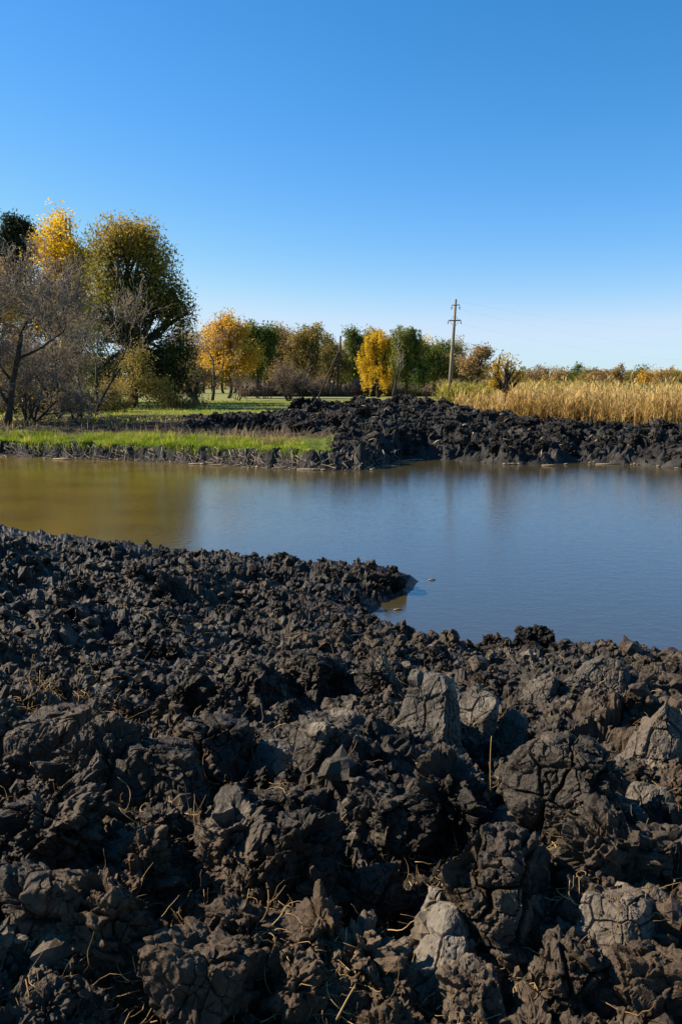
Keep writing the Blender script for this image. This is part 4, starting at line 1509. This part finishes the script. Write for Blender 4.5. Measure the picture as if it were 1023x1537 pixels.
tree_px('olive_tree', 550, 124, 504, [(548, 525, 12, 18, 1), (552, 552, 16, 20, 1)], 'olive', 'yellow green tree close beside the golden weeping tree', trunk_r=0.18, leaf=0.34, n_clusters=54, per=30, spread=0.5, seed=50, tone0=0.6)
tree_px('yellow_tree', 568, 102, 488, [(568, 508, 17, 20, 1), (554, 532, 15, 24, 0.9), (582, 532, 15, 24, 0.9), (568, 556, 26, 20, 1)], 'yellow', 'golden weeping tree, round topped, in front of the far row', trunk_r=0.2, leaf=0.28, n_clusters=120, per=34, spread=0.42,
        droop=0.9, aspect=0.36, seed=51, tone0=0.55, strands=0.9)
tree_px('willow_tree', 612, 100, 481, [(605, 505, 16, 22, 1), (622, 512, 15, 22, 0.9), (602, 540, 14, 28, 0.9), (630, 545, 18, 28, 1), (615, 560, 24, 24, 0.8)], 'green', 'green weeping willow beside the golden tree, dark on its shaded side', trunk_r=0.24, leaf=0.28,
        n_clusters=150, per=36, spread=0.42, droop=0.9, aspect=0.36, seed=52, tone_top=0.5, tone0=0.68, strands=0.9)
tree_px('green_tree', 650, 110, 512, [(648, 532, 14, 18, 1), (658, 550, 16, 20, 1), (640, 560, 16, 16, 0.6)], 'green', 'low dark green tree between the willow and the tall pole', trunk_r=0.2, leaf=0.32, n_clusters=70, per=32, spread=0.45, seed=53, tone0=0.6)
bare_tree('slender_tree', foot(588, 92), tall(500, 92), 'thin young tree with a pale bare stem before the weeping willow', seed=54, trunk_r=0.10, levels=4, kids=(2, 3), twig_r=0.012, spreadang=0.3, lean=0.06)
bare_tree('bare_shrub', foot(433, 82), tall(533, 82), 'fan shaped bare shrub of many stems on the green meadow', 'shrub', seed=55, trunk_r=0.08, levels=4, kids=(3, 4), twig_r=0.011, stems=9, mat=M_TWIGB)
bare_tree('bare_shrub', foot(357, 84), tall(548, 84), 'small bare shrub on the meadow under the orange tree', 'shrub', seed=56, trunk_r=0.06, levels=4, kids=(2, 4), twig_r=0.011, stems=5, mat=M_TWIGB)
bare_tree('bare_shrub', foot(398, 96), tall(560, 96), 'round bare shrub standing near the far hedge', 'shrub', seed=57, trunk_r=0.06, levels=4, kids=(2, 4), twig_r=0.012, stems=5, mat=M_TWIGB)
bare_tree('bare_shrub', foot(475, 98), tall(556, 98), 'wispy bare shrub between the fan shrub and the poles', 'shrub', seed=58, trunk_r=0.06, levels=4, kids=(2, 4), twig_r=0.012, stems=5, mat=M_TWIGB)
# fillers behind the row so that no sky shows at its foot
for k, (px, top, kind, label) in enumerate([(300, 520, 'brown', 'brown thicket tree behind the crooked tree'), (362, 520, 'olive', 'pale olive tree behind the orange tree'), (410, 512, 'olive', 'olive tree showing behind the dark green tree'),
                                            (446, 506, 'brown', 'thin brown tree behind the row, before the broad olive one'), (512, 520, 'brown', 'brown tree behind the old wooden pole'), (585, 520, 'green', 'green tree showing between the golden and the green willow'),
                                            (668, 540, 'olive', 'low olive tree just before the tall pole'), (690, 545, 'brown', 'low brown tree just past the tall pole')]):
    tree_px('far_tree', px, 140, top, [(px, (top + 575) / 2 - 8, 20, (575 - top) / 2, 1), (px + 12, 560, 20, 16, 0.6), (px - 12, 560, 20, 16, 0.6)], kind, label, trunk_r=0.2, leaf=0.4, n_clusters=70, per=26, spread=0.6, seed=140 + k, tone0=0.6)

for k, px in enumerate(range(276, 690, 15)):
    kind = ['brown', 'yellow', 'green', 'olive', 'brown', 'olive', 'green', 'brown', 'yellow', 'olive'][(k * 7) % 10]
    top = 490 + (k * 29) % 34 + (14 if px > 640 else 0)
    tree_px('far_tree', px, 150, top, [(px, (top + 560) / 2, 15, (560 - top) / 2, 1), (px + 8 - (k % 3) * 8, 560, 18, 14, 0.7)], kind,
            'one of the slim trees closely set along the very back of the far row', group='trees at the back of the far row', trunk_r=0.2, leaf=0.40, n_clusters=46, per=24, spread=0.6, seed=300 + k, tone0=0.6)

# --- right of the pole
bare_tree('bare_tree', foot(738, 96), tall(536, 96), 'dark bare little tree between the brown tree and the golden one in the reeds', seed=61, trunk_r=0.12, levels=5, kids=(2, 3), twig_r=0.012, mat=M_TWIGB)
tree_px('brown_tree', 716, 105, 521, [(720, 532, 12, 10, 1), (706, 548, 14, 14, 0.8), (728, 555, 16, 14, 0.8)], 'brown', 'tan leaved tree with an open top past the tall pole', trunk_r=0.18, leaf=0.3, n_clusters=52, per=26, spread=0.42, seed=62, fork=0.45, tone0=0.6)
tree_px('golden_tree', 757, 40.5, 529, [(752, 545, 13, 13, 1), (742, 558, 9, 12, 0.7), (764, 555, 10, 12, 0.6), (778, 565, 7, 10, 0.4), (738, 577, 7, 9, 0.3)], 'yellow', 'small golden tree with dark crooked trunk standing among the reeds', trunk_r=0.10, leaf=0.13,
        n_clusters=17, per=9, spread=0.2, seed=63, fork=0.40, tone0=0.2)
BUSH = [(690, 556, 18, 'brown', 'dark brown bush behind the foot of the tall pole'), (780, 552, 16, 'olive', 'olive bush behind the small golden tree'), (806, 549, 20, 'brown', 'first rust brown bush on the skyline past the golden tree'),
        (838, 552, 18, 'brown', 'brown bush on the skyline beside a green one'), (862, 549, 16, 'green', 'only green bush on the skyline above the reeds'), (885, 553, 16, 'olive', 'olive bush just past the green skyline bush'),
        (905, 552, 18, 'brown', 'low dark brown bush between two taller skyline bushes'), (932, 553, 18, 'brown', 'rounded chestnut bush on the skyline'), (955, 552, 14, 'olive', 'feathery olive bush standing higher than its neighbours'),
        (980, 556, 20, 'orange', 'rusty orange dome of a bush under bare twigs'), (1004, 559, 15, 'brown', 'small tan bush near the edge of the photo'), (1026, 561, 16, 'olive', 'grey green bush cut by the edge of the photo')]
for k, (px, top, hw, kind, label) in enumerate(BUSH):
    Y_ = 150 + (k * 37) % 40
    tree_px('skyline_bush', px, Y_, top, [(px, (top + 585) / 2, hw, (585 - top) / 2, 1), (px + hw * 0.6, 572, hw * 0.7, 11, 0.6), (px - hw * 0.6, 572, hw * 0.7, 11, 0.6)], kind, label, category='bush', trunk_r=0.15, leaf=0.4,
            n_clusters=64, per=26, spread=0.5, seed=70 + k, fork=0.12, tone0=0.4 + 0.15 * (k % 2))
for k, (px, top, label) in enumerate([(978, 545, 'leafless sapling poking above the rusty dome bush'), (1003, 549, 'leafless sapling above the small tan bush'), (800, 546, 'leafless sapling above the first rust brown bush')]):
    bare_tree('bare_sapling', foot(px, 130), tall(top, 130), label, 'tree', seed=90 + k, trunk_r=0.08, levels=4, kids=(2, 3), twig_r=0.012, mat=M_TWIGB)
# the far wood, one mass on the horizon
rg2 = np.random.default_rng(121)
n = 26000
a = rg2.uniform(R(-34), R(40), n)
r = rg2.uniform(230, 300, n)
x, y = r * np.sin(a), r * np.cos(a)
top = 4.6 + 2.6 * perlin(np.stack([a * 40, 0 * a, 0 * a], 1), 3) + 1.8 * perlin(np.stack([a * 160, 0 * a, 0 * a], 1), 4) + 5.0 * (1 - sstep(R(-4), R(9), a))
zc = LAND + top * rg2.random(n) ** 0.8
v, f, t = quads(xyz(x, y, zc), 1.3, 0.6, rg2, 0, np.clip(0.45 + 0.5 * perlin(xyz(x, y) * 0.05, 9) + 0.15 * rg2.normal(size=n), 0, 1))
obj('distant_wood', new_mesh('distant_wood', v, [f], False, {'tone': t}), LEAF['brown'], kind='stuff')

# brown hedge at the end of the meadow
T = Tubes()
rg2 = np.random.default_rng(131)
x0, x1 = xat(362, 112), xat(690, 112)
hedge = thing('hedge', ((x0 + x1) / 2, 112, LAND - 0.06), 'long low hedge of brown bare twigs along the end of the meadow', 'hedge')
for k in range(5200):
    x_ = rg2.uniform(x0, x1) - (x0 + x1) / 2
    y_ = rg2.uniform(-1.6, 1.6)
    hh = rg2.uniform(1.0, 2.2) + 0.35 * math.sin(x_ * 0.55) + 0.25 * math.sin(x_ * 1.7)
    lx, ly = rg2.normal() * 0.35, rg2.normal() * 0.3
    T.add([[x_, y_, -0.1], [x_ + lx * 0.5, y_ + ly * 0.5, hh * 0.55], [x_ + lx * 1.4, y_ + ly, hh]], [0.03, 0.024, 0.014], 3, rg2.random())
obj('branches', T.mesh('branches'), M_TWIGB, hedge)

# tufts of long yellow grass by the crooked tree
for k, (px, py, label) in enumerate([(262, 606, 'tuft of long straw yellow grass at the foot of the willow'), (283, 608, 'smaller tuft of yellow grass under the crooked tree'), (640, 596, 'little tuft of dry grass behind the heap crest')]):
    b = foot(px, 57 if k < 2 else 50)
    rt = thing('grass_tuft', tuple(b), label, 'grass tuft')
    n = 260
    th = rg2.uniform(0, 6.28, n)
    rr_ = np.abs(rg2.normal(size=n)) * 0.35
    parts_v, parts_q, parts_tone, n0 = [], [], [], 0
    add_blades(np.cos(th) * rr_, np.sin(th) * rr_, np.full(n, -0.05), rg2.uniform(0.5, 1.3, n) * (1.2 if k == 0 else 0.8), rg2.uniform(0.02, 0.05, n), 0.35, rg2.random(n), 0.3)
    obj('blades', new_mesh('blades', np.concatenate(parts_v), [np.concatenate(parts_q)], True, {'tone': np.concatenate(parts_tone)}), M_REED, rt)
print('trees', round(time.time() - T0, 1))

# ------------------------------------------------------------------ power line
YP = 58.0
fb = foot(673, YP)
tp = at(683.5, 449, YP)
pole = thing('power_pole', tuple(fb), 'tall grey power pole with two crossarms and insulators, rising behind the heap', 'utility pole')


def part(name, T, mat, parent=None, smooth=True):
    return obj(name, T.mesh(name, smooth), mat, pole if parent is None else parent)


top = tp - fb
T = Tubes()
T.add([[0, 0, -0.5], top * 0.5, top], [0.165, 0.13, 0.085], 12)
part('post', T, M_POLE)


def along(py):
    t = (zat(py, YP) - fb[2]) / top[2]
    return top * t


ends = []
for py, l, r_, drop, thick in ((459, 0.27, 0.29, 0.22, 0.035), (482, 0.46, 0.46, 0.16, 0.045)):
    c = along(py)
    T = Tubes()
    T.add([c + np.array([-l, -0.1, -0.04]), c + np.array([-l * 0.9, -0.1, 0.05]), c + np.array([0, -0.1, 0.02]), c + np.array([r_ * 0.9, -0.1, 0.06]), c + np.array([r_, -0.1, -0.02])], thick, 6)
    arm = part('crossarm', T, M_STEEL)
    for sx in (-l, r_):
        T = Tubes()
        q0 = c + np.array([sx, -0.1, -0.03])
        T.add([q0, q0 - [0, 0, drop * 0.35], q0 - [0, 0, drop * 0.36], q0 - [0, 0, drop * 0.6], q0 - [0, 0, drop * 0.61], q0 - [0, 0, drop]], [0.014, 0.014, 0.05, 0.055, 0.03, 0.04], 8)
        obj('insulator', T.mesh('insulator'), M_GLASSY, pole)
        ends.append(fb + q0 - [0, 0, drop])
    if l > 0.4:
        for sx in (-1, 1):
            T = Tubes()
            T.add([c + np.array([sx * 0.28, -0.1, 0.02]), c + np.array([sx * 0.09, -0.1, 0.34])], 0.013, 5)
            part('brace', T, M_STEEL)
            T = Tubes()
            T.add([c + np.array([sx * 0.34, -0.1, 0.0]), c + np.array([sx * 0.1, -0.1, -0.30])], 0.013, 5)
            part('brace', T, M_STEEL)
c = along(519)
T = Tubes()
T.add([c + np.array([-0.2, -0.12, 0.02]), c + np.array([0.0, -0.14, 0.0]), c + np.array([0.30, -0.12, 0.03])], 0.035, 6)
part('bracket', T, M_STEEL)
# wires
WIRES = [(tp + [0.1, 0, -0.15], (1060, 492), 120, 'uppermost thin wire running from the top of the power pole'), (ends[1], (1060, 520), 120, 'second thin wire, from the small crossarm of the power pole'),
         (ends[3], (1060, 540), 120, 'third thin wire, from the long crossarm of the power pole'), (ends[2], (330, 545), 130, 'thin wire leading the other way from the long crossarm towards the trees'),
         (fb + c + [0.30, -0.12, 0.03], (716, 532), 90, 'short wire sloping from the low bracket of the power pole')]
for a, (px, py), Yw, label in WIRES:
    e = at(px, py, Yw)
    t = np.linspace(0, 1, 14)[:, None]
    pts = a + (e - a) * t
    pts[:, 2] -= (4 * t * (1 - t))[:, 0] * (0.2 if Yw == 90 else 0.8)
    T = Tubes()
    T.add(pts, 0.0020 if Yw != 90 else 0.008, 4)
    obj('power_wire', T.mesh('power_wire'), M_WIRE, label=label, category='wire')
# old wooden pole with struts in the middle distance
YQ = 90.0
old = thing('wooden_pole', tuple(foot(506, YQ)), 'old dark wooden pole propped by two leaning struts at the end of the meadow', 'utility pole')
f0 = np.array(old.location)
for nm, (pa, pb) in {'post': ((506, 589), (511, 504)), 'strut': ((478, 592), (508, 528)), 'strut.001': ((496, 588), (510, 535))}.items():
    T = Tubes()
    T.add([at(*pa, YQ) - f0 - [0, 0, 0.3], (at(*pa, YQ) + at(*pb, YQ)) / 2 - f0, at(*pb, YQ) - f0], [0.15, 0.13, 0.1] if nm == 'post' else [0.11, 0.10, 0.08], 8)
    obj(nm.split('.')[0], T.mesh('post'), M_BARK, old)
print('done', round(time.time() - T0, 1))
